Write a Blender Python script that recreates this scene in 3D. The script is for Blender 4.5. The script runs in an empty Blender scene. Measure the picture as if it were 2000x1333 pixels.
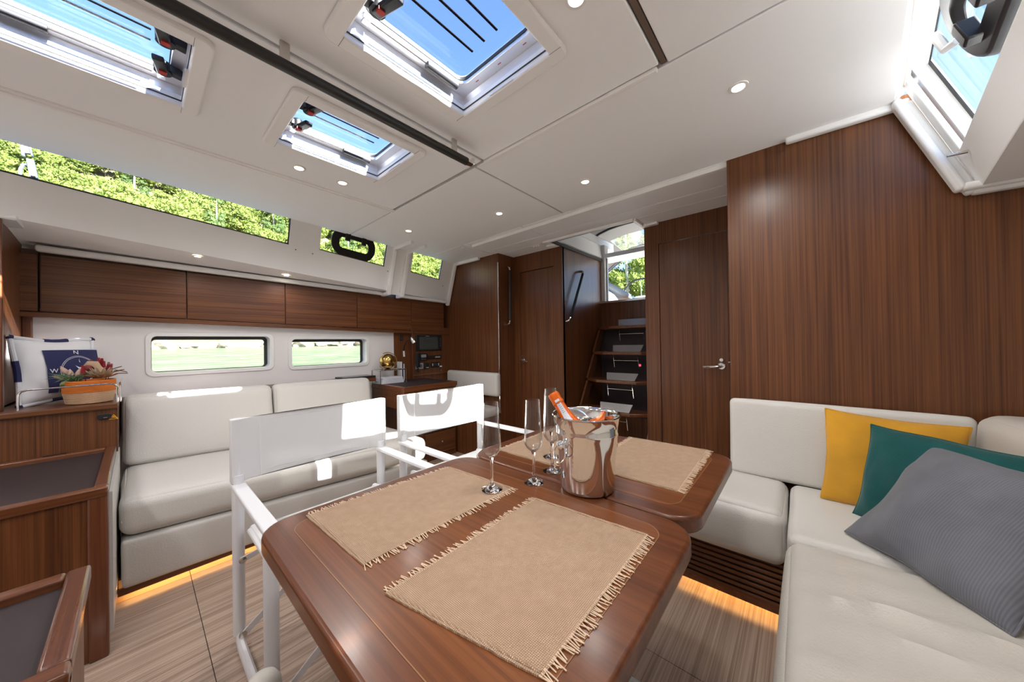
import bpy, bmesh, math, random
from mathutils import Vector, Matrix, noise
random.seed(11)
S = bpy.context.scene
COL = S.collection

# ------------------------------------------------------------------ camera
YAW, PITCH, ROLL, FPX = map(float, (41.285, .349, .951, 644.7))
EYE = Vector((0, 0, 1.15))
_a, _p, _r = map(math.radians, (YAW, PITCH, ROLL))
FW = Vector((math.cos(_a)*math.cos(_p), math.sin(_a)*math.cos(_p), math.sin(_p)))
RT0 = Vector((math.sin(_a), -math.cos(_a), 0))
UP0 = RT0.cross(FW)
RT = math.cos(_r)*RT0 - math.sin(_r)*UP0
UP = math.cos(_r)*UP0 + math.sin(_r)*RT0
cam = bpy.data.cameras.new('camera')
cam.sensor_width = 36; cam.lens = FPX*36/2000; cam.clip_start = .02; cam.clip_end = 500
camo = bpy.data.objects.new('camera', cam); COL.objects.link(camo)
m = Matrix((RT, UP, -FW)).transposed().to_4x4(); m.translation = EYE
camo.matrix_world = m
S.camera = camo

# ------------------------------------------------------------------ sky, sun, exposure
S.view_settings.view_transform = 'Standard'; S.view_settings.look = 'None'
S.view_settings.gamma = 1; S.view_settings.exposure = 0.75; S.view_settings.use_curve_mapping = False
SUN_DIR = Vector((-.165, 1, -.585)).normalized()      # direction the sunlight travels
W = bpy.data.worlds.new('sky'); S.world = W; W.use_nodes = True
nt = W.node_tree; nt.nodes.clear()
out = nt.nodes.new('ShaderNodeOutputWorld'); bg = nt.nodes.new('ShaderNodeBackground')
sky = nt.nodes.new('ShaderNodeTexSky'); sky.sky_type = 'NISHITA'; sky.sun_disc = False
sky.sun_elevation = math.asin(-SUN_DIR.z); sky.sun_rotation = math.atan2(-SUN_DIR.x, -SUN_DIR.y)
sky.air_density = 1.0; sky.dust_density = .15; sky.ozone_density = 2.2
tc = nt.nodes.new('ShaderNodeTexCoord'); nz = nt.nodes.new('ShaderNodeTexNoise')
nz.inputs['Scale'].default_value = 3.2; nz.inputs['Detail'].default_value = 7; nz.inputs['Roughness'].default_value = .62
rp = nt.nodes.new('ShaderNodeValToRGB'); rp.color_ramp.elements[0].position = .60; rp.color_ramp.elements[1].position = 1.0
mx = nt.nodes.new('ShaderNodeMix'); mx.data_type = 'RGBA'
nt.links.new(tc.outputs['Generated'], nz.inputs['Vector']); nt.links.new(nz.outputs['Fac'], rp.inputs['Fac'])
hs = nt.nodes.new('ShaderNodeMix'); hs.data_type = 'RGBA'; hs.blend_type = 'MULTIPLY'; hs.inputs['Factor'].default_value = 1
hs.inputs['B'].default_value = (.95, 1.03, 1.2, 1); nt.links.new(sky.outputs['Color'], hs.inputs['A'])
nt.links.new(rp.outputs['Color'], mx.inputs['Factor']); nt.links.new(hs.outputs['Result'], mx.inputs['A'])
mx.inputs['B'].default_value = (9, 9.5, 10, 1)
nt.links.new(mx.outputs['Result'], bg.inputs['Color']); nt.links.new(bg.outputs['Background'], out.inputs['Surface'])
SKY_STRENGTH = .26
bg.inputs['Strength'].default_value = SKY_STRENGTH
sl = bpy.data.lights.new('sun_offscreen', 'SUN'); sl.energy = 26; sl.angle = .009; sl.color = (1, .96, .88)
slo = bpy.data.objects.new('sun_offscreen', sl); COL.objects.link(slo)
slo.rotation_euler = SUN_DIR.to_track_quat('-Z', 'Y').to_euler(); slo.location = (2, -12, 9)

# ------------------------------------------------------------------ helpers
def ray(u, v): return FW + RT*((u-1000)/FPX) - UP*((v-666.5)/FPX)
def on(u, v, X=None, Y=None, Z=None, P=None):
    """point on the axis plane (or plane (p0, n)) behind photo pixel (u, v)"""
    r = ray(u, v)
    if X is not None: t = X/r.x
    elif Y is not None: t = Y/r.y
    elif Z is not None: t = (Z-EYE.z)/r.z
    else: t = (P[0]-EYE).dot(P[1])/r.dot(P[1])
    return EYE + r*t

class MB:
    def __init__(s): s.v = []; s.f = []
    def add(s, vs, fs):
        o = len(s.v); s.v += [Vector(p) for p in vs]; s.f += [tuple(i+o for i in f) for f in fs]; return s
    def box(s, x0, x1, y0, y1, z0, z1):
        vs = [(x, y, z) for z in (z0, z1) for y in (y0, y1) for x in (x0, x1)]
        return s.add(vs, [(0,2,3,1),(4,5,7,6),(0,1,5,4),(2,6,7,3),(0,4,6,2),(1,3,7,5)])
    def hexa(s, c):                               # 8 corners ordered as box
        return s.add(c, [(0,2,3,1),(4,5,7,6),(0,1,5,4),(2,6,7,3),(0,4,6,2),(1,3,7,5)])
    def bar(s, a, b, w, t, up=(0,0,1)):
        a = Vector(a); b = Vector(b); d = (b-a).normalized(); u = Vector(up)
        if abs(d.dot(u)) > .98: u = Vector((1,0,0))
        sx = d.cross(u).normalized(); sz = sx.cross(d).normalized()
        c = [e + sx*(i*w/2) + sz*(k*t/2) for k in (-1,1) for e in (a,b) for i in (-1,1)]
        return s.hexa(c)
    def poly(s, pts, ext):                        # planar polygon extruded by a vector
        n = len(pts); e = Vector(ext)
        vs = [Vector(p) for p in pts] + [Vector(p)+e for p in pts]
        return s.add(vs, [tuple(range(n))[::-1], tuple(range(n, 2*n))] + [(i, (i+1)%n, n+(i+1)%n, n+i) for i in range(n)])
    def ring(s, outer, inner, ext):               # loop pair of equal count extruded
        n = len(outer); e = Vector(ext)
        vs = [Vector(p) for p in outer]+[Vector(p) for p in inner]; vs += [p+e for p in vs]
        fs = []
        for i in range(n):
            j = (i+1)%n
            fs += [(i,j,n+j,n+i), (2*n+i,3*n+i,3*n+j,2*n+j), (i,2*n+i,2*n+j,j), (n+i,n+j,3*n+j,3*n+i)]
        return s.add(vs, fs)
    def tube(s, pts, r, n=10, closed=False, flat=None, up=None):
        pts = [Vector(p) for p in pts]; k = len(pts); rs = r if isinstance(r, (list, tuple)) else [r]*k
        vs = []; prev = None
        for i, p in enumerate(pts):
            if closed: d = pts[(i+1)%k]-pts[i-1]
            else: d = pts[min(i+1,k-1)]-pts[max(i-1,0)]
            d = d.normalized()
            if prev is None:
                a = Vector(up) if up else (Vector((0,0,1)) if abs(d.z) < .9 else Vector((1,0,0)))
            else: a = prev
            a = (a-d*a.dot(d)).normalized(); prev = a; b = d.cross(a)
            for q in range(n):
                t = 2*math.pi*q/n
                vs.append(p + a*(math.cos(t)*rs[i]) + b*(math.sin(t)*rs[i]*(flat or 1)))
        fs = []
        for i in range(k if closed else k-1):
            j = (i+1)%k
            for q in range(n): fs.append((i*n+q, i*n+(q+1)%n, j*n+(q+1)%n, j*n+q))
        if not closed: fs += [tuple(range(n))[::-1], tuple(range((k-1)*n, k*n))]
        return s.add(vs, fs)
    def lathe(s, prof, c=(0,0,0), n=24, ax=(0,0,1), xs=1, ys=1, closed=False):
        c = Vector(c); q = Vector((0,0,1)).rotation_difference(Vector(ax)); vs = []
        for r, z in prof:
            for i in range(n):
                t = 2*math.pi*i/n; vs.append(c + q @ Vector((r*math.cos(t)*xs, r*math.sin(t)*ys, z)))
        k = len(prof); fs = []
        for i in range(k if closed else k-1):
            j = (i+1)%k
            for t in range(n): fs.append((i*n+t, i*n+(t+1)%n, j*n+(t+1)%n, j*n+t))
        if not closed:
            if prof[0][0] > 1e-5: fs.append(tuple(range(n))[::-1])
            if prof[-1][0] > 1e-5: fs.append(tuple(range((k-1)*n, k*n)))
        return s.add(vs, fs)
    def disc(s, c, r, h, ax=(0,0,1), n=20): return s.lathe([(r, 0), (r, h)], c, n, ax)
    def ball(s, c, r, n=12, sx=1, sy=1, sz=1):
        vs = []; c = Vector(c); m_ = n//2
        prof = [(r*math.sin(math.pi*i/m_), -r*math.cos(math.pi*i/m_)*sz) for i in range(m_+1)]
        prof[0] = (1e-6, prof[0][1]); prof[-1] = (1e-6, prof[-1][1])
        return s.lathe(prof, c, n, xs=sx, ys=sy)
    def rbox(s, corners, r, puff=(0,0,0), seg=6, nr=4, wr=0, disp=None):
        """rounded box mapped on 8 corners (box order); puff bulges faces x, y, z; wr wrinkles"""
        C = [Vector(c) for c in corners]
        h = [((C[1]-C[0]).length+(C[7]-C[6]).length)/4, ((C[2]-C[0]).length+(C[7]-C[5]).length)/4, ((C[4]-C[0]).length+(C[7]-C[3]).length)/4]
        def samples(hh):
            a = [-hh + r*(1-math.cos(math.pi/2*i/nr)) for i in range(nr+1)]
            b = [-(hh-r) + 2*(hh-r)*i/seg for i in range(1, seg)]
            return a + b + [-x for x in a[::-1]]
        sm = [samples(x) for x in h]
        def tri(p):
            a, b, c = [(p[i]/h[i]+1)/2 for i in range(3)]
            q = Vector()
            for k in range(8):
                w = (a if k & 1 else 1-a)*(b if k & 2 else 1-b)*(c if k & 4 else 1-c)
                q += C[k]*w
            return q
        for ax in range(3):
            o = [i for i in range(3) if i != ax]
            for sg in (-1, 1):
                A, B = sm[o[0]], sm[o[1]]; vs = []
                for b in B:
                    for a in A:
                        p = [0,0,0]; p[ax] = sg*h[ax]; p[o[0]] = a; p[o[1]] = b
                        q = [max(-(h[i]-r), min(h[i]-r, p[i])) for i in range(3)]
                        d = Vector(p)-Vector(q); d = d*(r/d.length) if d.length > 1e-9 else d
                        w = Vector(q)+d
                        fa = 1-(a/h[o[0]])**2; fb = 1-(b/h[o[1]])**2
                        w[ax] += sg*puff[ax]*(max(fa,0)*max(fb,0))**.6
                        if wr and max(fa,0)*max(fb,0) > 0:
                            w[ax] += sg*wr*noise.noise(Vector((w[0]*3.1, w[1]*9, w[2]*4)))*(max(fa,0)*max(fb,0))**.3
                        if disp: w[ax] += sg*disp(w, ax, sg)*(max(fa,0)*max(fb,0))**.25
                        vs.append(tri(w))
                na = len(A)
                fs = [(j*na+i, j*na+i+1, (j+1)*na+i+1, (j+1)*na+i) for j in range(len(B)-1) for i in range(na-1)]
                s.add(vs, fs)
        return s
    def holes(s, s0, s1, t0, t1, hs, fm, th):
        """slab over (s, t) with rectangular holes; fm maps (s, t) to 3D, th(s,t) thickness vector"""
        ss = sorted({s0, s1, *[x for h in hs for x in h[:2]]}); ts = sorted({t0, t1, *[x for h in hs for x in h[2:]]})
        ss = [x for x in ss if s0 <= x <= s1]; ts = [x for x in ts if t0 <= x <= t1]
        def solid(i, j):
            if i < 0 or j < 0 or i >= len(ss)-1 or j >= len(ts)-1: return False
            cs = (ss[i]+ss[i+1])/2; ct = (ts[j]+ts[j+1])/2
            return not any(a < cs < b and c < ct < d for a, b, c, d in hs)
        F = lambda i, j: Vector(fm(ss[i], ts[j])); B = lambda i, j: F(i, j)+Vector(th(ss[i], ts[j]))
        for i in range(len(ss)-1):
            for j in range(len(ts)-1):
                if not solid(i, j): continue
                s.add([F(i,j),F(i+1,j),F(i+1,j+1),F(i,j+1)], [(0,1,2,3)]); s.add([B(i,j),B(i+1,j),B(i+1,j+1),B(i,j+1)], [(3,2,1,0)])
                for di, dj, e in ((-1,0,((i,j),(i,j+1))),(1,0,((i+1,j),(i+1,j+1))),(0,-1,((i,j),(i+1,j))),(0,1,((i,j+1),(i+1,j+1)))):
                    if not solid(i+di, j+dj): s.add([F(*e[0]),F(*e[1]),B(*e[1]),B(*e[0])], [(0,1,2,3)])
        return s
    def build(s, name, mat, parent=None, bevel=0, seg=2, ang=.6, weld=True, kind=None, smooth=True, loc=None):
        me = bpy.data.meshes.new(name)
        off = loc if loc is not None else None
        if parent is not None: off = wloc(parent)
        elif off is None:
            xs = [p.x for p in s.v]; ys = [p.y for p in s.v]; zs = [p.z for p in s.v]
            off = Vector(((min(xs)+max(xs))/2, (min(ys)+max(ys))/2, min(zs)))
        off = Vector(off)
        me.from_pydata([p-off for p in s.v], [], s.f)
        bm = bmesh.new(); bm.from_mesh(me)
        if weld: bmesh.ops.remove_doubles(bm, verts=bm.verts, dist=2e-5)
        bmesh.ops.recalc_face_normals(bm, faces=bm.faces)
        for f in bm.faces: f.smooth = smooth
        if smooth:
            for e in bm.edges:
                if len(e.link_faces) != 2 or e.calc_face_angle(0) > ang: e.smooth = False
        bm.to_mesh(me); bm.free()
        me.materials.append(mat)
        o = bpy.data.objects.new(name, me); COL.objects.link(o)
        if parent is not None: o.parent = parent; WL[o.name] = off
        else: o.location = off; WL[o.name] = off
        if bevel:
            b = o.modifiers.new('bevel', 'BEVEL'); b.width = bevel; b.segments = seg; b.limit_method = 'ANGLE'; b.angle_limit = .7
        if kind: o['kind'] = kind
        return o
WL = {}
def wloc(o): return WL[o.name]
def empty(name, loc):
    o = bpy.data.objects.new(name, None); COL.objects.link(o); o.location = loc; o.empty_display_size = .05
    WL[o.name] = Vector(loc); return o
def tag(o, label, cat, group=None, kind=None):
    o['label'] = label; o['category'] = cat
    if group: o['group'] = group
    if kind: o['kind'] = kind
    return o
def thing(name, loc, label, cat, group=None, kind=None): return tag(empty(name, loc), label, cat, group, kind)
def copy_tree(o, parent=None):
    c = o.copy(); COL.objects.link(c)
    if parent is not None: c.parent = parent
    for ch in list(o.children): copy_tree(ch, c)
    return c
def rrect(x0, x1, y0, y1, r, n=5, z=0, f=None):
    pts = []
    for cx, cy, a0 in ((x1-r,y1-r,0),(x0+r,y1-r,90),(x0+r,y0+r,180),(x1-r,y0+r,270)):
        for i in range(n+1):
            a = math.radians(a0+90*i/n); pts.append((cx+r*math.cos(a), cy+r*math.sin(a)))
    return [Vector((x, y, z)) if f is None else Vector(f(x, y)) for x, y in pts]

# ------------------------------------------------------------------ materials
def nodes(name):
    m = bpy.data.materials.new(name); m.use_nodes = True; t = m.node_tree
    return m, t, t.nodes['Principled BSDF']
def lnk(t, a, b): t.links.new(a, b)
def plain(name, col, rough=.5, metal=0, coat=0, bump=0, bscale=200, emit=None, es=0, spec=.5, sheen=0, var=0):
    m, t, b = nodes(name)
    b.inputs['Base Color'].default_value = (*col, 1); b.inputs['Roughness'].default_value = rough
    b.inputs['Metallic'].default_value = metal; b.inputs['Coat Weight'].default_value = coat
    b.inputs['Specular IOR Level'].default_value = spec; b.inputs['Coat Roughness'].default_value = .06
    if sheen: b.inputs['Sheen Weight'].default_value = sheen
    if emit: b.inputs['Emission Color'].default_value = (*emit, 1); b.inputs['Emission Strength'].default_value = es
    tc = t.nodes.new('ShaderNodeTexCoord')
    if bump:
        n = t.nodes.new('ShaderNodeTexNoise'); n.inputs['Scale'].default_value = bscale; n.inputs['Detail'].default_value = 3
        bp = t.nodes.new('ShaderNodeBump'); bp.inputs['Strength'].default_value = bump; bp.inputs['Distance'].default_value = .002
        lnk(t, tc.outputs['Object'], n.inputs['Vector']); lnk(t, n.outputs['Fac'], bp.inputs['Height']); lnk(t, bp.outputs['Normal'], b.inputs['Normal'])
    if var:
        n = t.nodes.new('ShaderNodeTexNoise'); n.inputs['Scale'].default_value = 5; n.inputs['Detail'].default_value = 4
        r = t.nodes.new('ShaderNodeValToRGB')
        r.color_ramp.elements[0].position = .3; r.color_ramp.elements[1].position = .7
        r.color_ramp.elements[0].color = (*[c*(1-var) for c in col], 1); r.color_ramp.elements[1].color = (*[min(1,c*(1+var)) for c in col], 1)
        lnk(t, tc.outputs['Object'], n.inputs['Vector']); lnk(t, n.outputs['Fac'], r.inputs['Fac']); lnk(t, r.outputs['Color'], b.inputs['Base Color'])
    return m
def wood(name, dark, light, axis='z', rough=.38, coat=.30, fine=150, streak=34, along=1.1, bump=.12, coatr=.26, spec=.3):
    m, t, b = nodes(name)
    tc = t.nodes.new('ShaderNodeTexCoord'); mp = t.nodes.new('ShaderNodeMapping')
    sc = {'x': (along, 1, 1), 'y': (1, along, 1), 'z': (1, 1, along)}[axis]
    k = lambda f: tuple(along if a == axis else f for a in 'xyz')
    mp.inputs['Scale'].default_value = k(fine)
    mp2 = t.nodes.new('ShaderNodeMapping'); mp2.inputs['Scale'].default_value = k(streak)
    n1 = t.nodes.new('ShaderNodeTexNoise'); n1.inputs['Scale'].default_value = 1; n1.inputs['Detail'].default_value = 4; n1.inputs['Roughness'].default_value = .65
    n2 = t.nodes.new('ShaderNodeTexNoise'); n2.inputs['Scale'].default_value = 1; n2.inputs['Detail'].default_value = 3; n2.inputs['Distortion'].default_value = .3
    for mm, nn in ((mp, n1), (mp2, n2)):
        lnk(t, tc.outputs['Object'], mm.inputs['Vector']); lnk(t, mm.outputs['Vector'], nn.inputs['Vector'])
    mix = t.nodes.new('ShaderNodeMath'); mix.operation = 'MULTIPLY_ADD'; mix.inputs[1].default_value = .68
    m3 = t.nodes.new('ShaderNodeMath'); m3.operation = 'MULTIPLY'; m3.inputs[1].default_value = .32
    lnk(t, n2.outputs['Fac'], m3.inputs[0]); lnk(t, n1.outputs['Fac'], mix.inputs[0]); lnk(t, m3.outputs[0], mix.inputs[2])
    r = t.nodes.new('ShaderNodeValToRGB'); r.color_ramp.elements[0].position = .36; r.color_ramp.elements[1].position = .64
    r.color_ramp.elements[0].color = (*dark, 1); r.color_ramp.elements[1].color = (*light, 1)
    lnk(t, mix.outputs[0], r.inputs['Fac']); lnk(t, r.outputs['Color'], b.inputs['Base Color'])
    bp = t.nodes.new('ShaderNodeBump'); bp.inputs['Strength'].default_value = bump; bp.inputs['Distance'].default_value = .001
    lnk(t, n1.outputs['Fac'], bp.inputs['Height']); lnk(t, bp.outputs['Normal'], b.inputs['Normal'])
    b.inputs['Roughness'].default_value = rough; b.inputs['Coat Weight'].default_value = coat; b.inputs['Coat Roughness'].default_value = coatr
    b.inputs['Specular IOR Level'].default_value = spec
    return m
def thin_glass(name, tint=(1,1,1), refl=1.0, pw=4.5):
    m = bpy.data.materials.new(name); m.use_nodes = True; t = m.node_tree; t.nodes.clear()
    o = t.nodes.new('ShaderNodeOutputMaterial'); tr = t.nodes.new('ShaderNodeBsdfTransparent'); gl = t.nodes.new('ShaderNodeBsdfGlossy')
    lw = t.nodes.new('ShaderNodeLayerWeight'); lw.inputs['Blend'].default_value = .5; mx = t.nodes.new('ShaderNodeMixShader')
    fr = t.nodes.new('ShaderNodeMath'); fr.operation = 'POWER'; fr.inputs[1].default_value = pw; lnk(t, lw.outputs['Facing'], fr.inputs[0])
    ml = t.nodes.new('ShaderNodeMath'); ml.operation = 'MULTIPLY_ADD'; ml.inputs[1].default_value = refl; ml.inputs[2].default_value = .03*refl
    tr.inputs['Color'].default_value = (*tint, 1); gl.inputs['Roughness'].default_value = .02
    lnk(t, fr.outputs[0], ml.inputs[0]); lnk(t, ml.outputs[0], mx.inputs[0]); lnk(t, tr.outputs[0], mx.inputs[1]); lnk(t, gl.outputs[0], mx.inputs[2]); lnk(t, mx.outputs[0], o.inputs['Surface'])
    return m
def weave(name, c1, c2, scale, bump=.5, rough=.9, ribs=False, axis='X', sheen=0, mottle=0, amp=.6):
    m, t, b = nodes(name)
    tc = t.nodes.new('ShaderNodeTexCoord')
    w1 = t.nodes.new('ShaderNodeTexWave'); w1.wave_type = 'BANDS'; w1.bands_direction = axis; w1.inputs['Scale'].default_value = scale
    w1.inputs['Distortion'].default_value = 1.2 if not ribs else .4; w1.inputs['Detail'].default_value = 1
    lnk(t, tc.outputs['Object'], w1.inputs['Vector']); h = w1.outputs['Fac']
    if not ribs:
        w2 = t.nodes.new('ShaderNodeTexWave'); w2.wave_type = 'BANDS'; w2.bands_direction = 'Y'; w2.inputs['Scale'].default_value = scale; w2.inputs['Distortion'].default_value = 1.2; w2.inputs['Detail'].default_value = 1
        lnk(t, tc.outputs['Object'], w2.inputs['Vector'])
        a = t.nodes.new('ShaderNodeMath'); a.operation = 'MULTIPLY'; lnk(t, w1.outputs['Fac'], a.inputs[0]); lnk(t, w2.outputs['Fac'], a.inputs[1]); h = a.outputs[0]
    n = t.nodes.new('ShaderNodeTexNoise'); n.inputs['Scale'].default_value = 40 if not mottle else mottle; n.inputs['Detail'].default_value = 4
    lnk(t, tc.outputs['Object'], n.inputs['Vector'])
    ad = t.nodes.new('ShaderNodeMath'); ad.operation = 'MULTIPLY_ADD'; ad.inputs[1].default_value = .22 if ribs else .5
    lnk(t, h, ad.inputs[0])
    nm = t.nodes.new('ShaderNodeMath'); nm.operation = 'MULTIPLY'; nm.inputs[1].default_value = amp; lnk(t, n.outputs['Fac'], nm.inputs[0]); lnk(t, nm.outputs[0], ad.inputs[2])
    r = t.nodes.new('ShaderNodeValToRGB'); r.color_ramp.elements[0].position = .2; r.color_ramp.elements[1].position = .7
    r.color_ramp.elements[0].color = (*c1, 1); r.color_ramp.elements[1].color = (*c2, 1)
    lnk(t, ad.outputs[0], r.inputs['Fac']); lnk(t, r.outputs['Color'], b.inputs['Base Color'])
    bp = t.nodes.new('ShaderNodeBump'); bp.inputs['Strength'].default_value = bump; bp.inputs['Distance'].default_value = .0015
    lnk(t, h, bp.inputs['Height']); lnk(t, bp.outputs['Normal'], b.inputs['Normal'])
    b.inputs['Roughness'].default_value = rough; b.inputs['Specular IOR Level'].default_value = .2
    if sheen: b.inputs['Sheen Weight'].default_value = sheen
    return m

WD, WLt = (.070, .0225, .0070), (.185, .066, .0215)
M = {}
M['woodz'] = wood('dark_veneer_vertical', WD, WLt, 'z')
M['woodx'] = wood('dark_veneer_lengthwise', WD, WLt, 'x')
M['wood_solid'] = wood('solid_mahogany', (.10,.030,.010), (.20,.070,.026), 'x', rough=.28, coat=.6, fine=60, streak=10)
M['wood_post'] = wood('solid_mahogany_post', (.09,.026,.010), (.17,.056,.022), 'z', rough=.3, coat=.5, fine=60, streak=10)
M['table_top'] = wood('table_veneer', (.105,.030,.0075), (.215,.071,.020), 'y', rough=.32, coat=.22, fine=110, streak=22, coatr=.16)
M['table_rim'] = wood('table_rim', (.080,.023,.0075), (.160,.051,.017), 'y', rough=.32, coat=.22, fine=70, streak=14, coatr=.16)
M['inlay'] = plain('pale_inlay_line', (.27,.13,.055), .4)
M['lam'] = plain('dark_laminate', (.030,.017,.018), .62, var=.12, bump=.05, bscale=300)
M['floor'] = wood('pale_oak_floor', (.23,.152,.112), (.60,.455,.355), 'x', rough=.38, coat=.12, fine=120, streak=26, along=.7, bump=.05)
M['joint'] = plain('floor_joint', (.06,.04,.03), .7)
M['leather'] = plain('cream_leather', (.65,.63,.59), .40, bump=.5, bscale=210, spec=.45)
M['leather2'] = plain('beige_leather', (.59,.555,.50), .42, bump=.5, bscale=210, spec=.4)
M['ceil'] = plain('ceiling_vinyl', (.90,.90,.905), .55, bump=.05, bscale=400, spec=.3)
M['gel'] = plain('white_gelcoat', (.84,.835,.83), .22, spec=.5)
M['paint'] = plain('white_trim', (.90,.89,.88), .35)
M['gap'] = plain('brown_gap', (.16,.115,.085), .8)
M['liner'] = plain('hull_lining', (.80,.775,.77), .6, bump=.04, bscale=300, spec=.3)
M['chrome'] = plain('chrome', (.82,.82,.82), .07, metal=1)
M['steel'] = plain('brushed_steel', (.66,.64,.60), .22, metal=1)
M['alu'] = plain('anodised_aluminium', (.80,.81,.86), .3, metal=.6)
M['black'] = plain('black_plastic', (.012,.012,.014), .38)
M['blackleather'] = plain('black_leather', (.016,.015,.014), .42, bump=.3, bscale=250)
M['gasket'] = plain('rubber_gasket', (.03,.03,.028), .6)
M['strip'] = plain('matt_black_grip', (.010,.010,.011), .9, spec=.05)
M['strut'] = plain('dark_grey_strut', (.045,.045,.05), .45)
M['grey'] = plain('grey_plastic', (.28,.28,.30), .4)
M['red'] = plain('red_button', (.55,.03,.02), .4)
M['white'] = plain('white_plastic', (.82,.82,.82), .4)
M['whitemetal'] = plain('white_powder_coat', (.80,.80,.82), .32)
M['whitefab'] = plain('white_mesh_fabric', (.80,.80,.80), .75, bump=.15, bscale=600, spec=.2)
M['winglass'] = thin_glass('window_glass', (.97,.98,.98), .7)
M['hatchglass'] = thin_glass('acrylic_hatch_glass', (.95,.97,1.0), .3)
M['burlap'] = weave('burlap', (.36,.235,.15), (.95,.74,.56), 105, .8, amp=.22)
M['fringe'] = plain('burlap_thread', (.68,.50,.35), .9)
M['yellow'] = plain('mustard_velvet', (.60,.29,.010), .85, sheen=.3, var=.18, bump=.25, bscale=90)
M['teal'] = weave('teal_corduroy', (.004,.050,.050), (.014,.115,.112), 60, .18, .9, ribs=True, axis='Y', sheen=.2, mottle=9)
M['greycord'] = weave('grey_corduroy', (.105,.108,.125), (.19,.195,.22), 60, .14, .9, ribs=True, axis='X', sheen=.2, mottle=9)
M['navy'] = plain('navy_print', (.016,.018,.085), .8)
M['cotton'] = plain('white_cotton', (.78,.78,.80), .85, bump=.2, bscale=500, spec=.2)
M['rope'] = plain('white_rope', (.75,.76,.80), .8, bump=.5, bscale=160)
M['orange'] = plain('orange_woven', (.60,.16,.018), .85, bump=.8, bscale=220)
M['jute'] = plain('jute_woven', (.52,.34,.21), .9, bump=.9, bscale=240, var=.15)
M['foil'] = plain('orange_foil', (.85,.16,.015), .28, metal=.35, bump=.5, bscale=60)
M['paper'] = plain('white_paper_label', (.72,.72,.78), .6)
M['bottle'] = plain('dark_bottle_glass', (.012,.028,.012), .06, spec=.8)
M['gold'] = plain('antique_gold', (.62,.40,.13), .22, metal=1, var=.5)
M['screen'] = plain('unlit_screen', (.055,.065,.06), .2)
M['lens'] = plain('warm_lamp_lens', (1,.9,.7), .4, emit=(1,.80,.50), es=9)
M['led'] = plain('warm_led_strip', (1,.7,.4), .4, emit=(1,.52,.16), es=15)
def glass(name):
    m, t, b = nodes(name)
    b.inputs['Base Color'].default_value = (1,1,1,1); b.inputs['Roughness'].default_value = 0; b.inputs['Transmission Weight'].default_value = 1; b.inputs['IOR'].default_value = 1.46
    return m
M['crystal'] = glass('clear_crystal')
M['thincrystal'] = thin_glass('thin_crystal', (.97,.97,.97), .85, 1.9)
def mesh_fabric():
    m = plain('white_mesh_sling', (.82,.82,.82), .75, bump=.15, bscale=600, spec=.2); t = m.node_tree
    tr = t.nodes.new('ShaderNodeBsdfTransparent'); mx = t.nodes.new('ShaderNodeMixShader'); mx.inputs[0].default_value = .12
    lnk(t, t.nodes['Principled BSDF'].outputs[0], mx.inputs[1]); lnk(t, tr.outputs[0], mx.inputs[2]); lnk(t, mx.outputs[0], t.nodes['Material Output'].inputs['Surface'])
    return m
M['whitefab'] = mesh_fabric()

# ================================================================== structure
CZ = 2.12
def struct(o, label, cat): return tag(o, label, cat, kind='structure')

# ---- floor: panels with recessed joints
fl = struct(empty('floor', (0, 0, 0)), 'pale oak sole boards with thin dark joints', 'floor')
MB().box(-1.6, 3.9, -1.3, 3.6, -.05, -.006).build('subfloor', M['joint'], fl)
fx = [-1.6, -.62, .175, 1.25, 2.3, 3.9]; fy = [-1.3, -.45, .62, 1.628, 2.345, 3.6]
for i in range(5):
    for j in range(5):
        MB().box(fx[i]+.0012, fx[i+1]-.0012, fy[j]+.0012, fy[j+1]-.0012, -.006, 0).build('floor_panel', M['floor'], fl)

# ---- left hull side profile (coachroof side): (s, t) -> point
def LW(s, t, o=0): return Vector((s, 2.85+.1507*(s+.35) - .346*t + o, 1.795-.0411*(s+.35)+t))
def LWY(s): return 2.785+.1366*s                    # where it meets the ceiling
def RW(s, t, o=0): return Vector((s, -.515-.11*(s-2.12) + .38*t - o, 1.70-.041*(s-2.12)+t))
def RWY(s): return RW(s, CZ-1.70+.041*(s-2.12)).y

# ---- ceiling
ce = struct(empty('ceiling', (0, 1, CZ)), 'off white vinyl ceiling panels split by narrow seams', 'ceiling')
HATCH = [(.38, .96, .565, 1.097), (.39, .975, 1.395, 1.875), (-.43, .175, 1.38, 1.875), (-.98, -.33, .565, 1.097)]
HOLE = [(a+.05, b-.05, c+.05, d-.05) for a, b, c, d in HATCH]
flat = lambda z: (lambda s, t: (s, t, z))
def panel(x0, x1, y0, y1, hs=()):
    MB().holes(x0, x1, y0, y1, list(hs), flat(CZ), lambda s, t: (0, 0, .03)).build('ceiling_panel', M['ceil'], ce, bevel=.004)
def ppoly(pts):
    MB().poly([(x, y, CZ) for x, y in pts], (0, 0, .03)).build('ceiling_panel', M['ceil'], ce, bevel=.004)
panel(-1.55, 1.219, 1.264, 2.205, [HOLE[1], HOLE[2]])
panel(-1.55, 1.219, .362, 1.250, [HOLE[0], HOLE[3]])
ppoly([(-1.55, .05), (-1.55, .335), (1.232, .335), (1.232, RWY(1.232)+.045), (-1.55, RWY(-1.55)+.045)][1:] )
ppoly([(-1.55, 2.212), (1.235, 2.212), (1.235, LWY(1.235)+.005), (-1.55, LWY(-1.55)+.005)])
ppoly([(1.242, 1.339), (2.125, 1.339), (2.125, LWY(2.125)+.005), (1.242, LWY(1.242)+.005)])
ppoly([(1.240, RWY(1.238)+.045), (2.125, RWY(2.125)+.045), (2.125, 1.328), (1.240, 1.328)])
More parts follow.
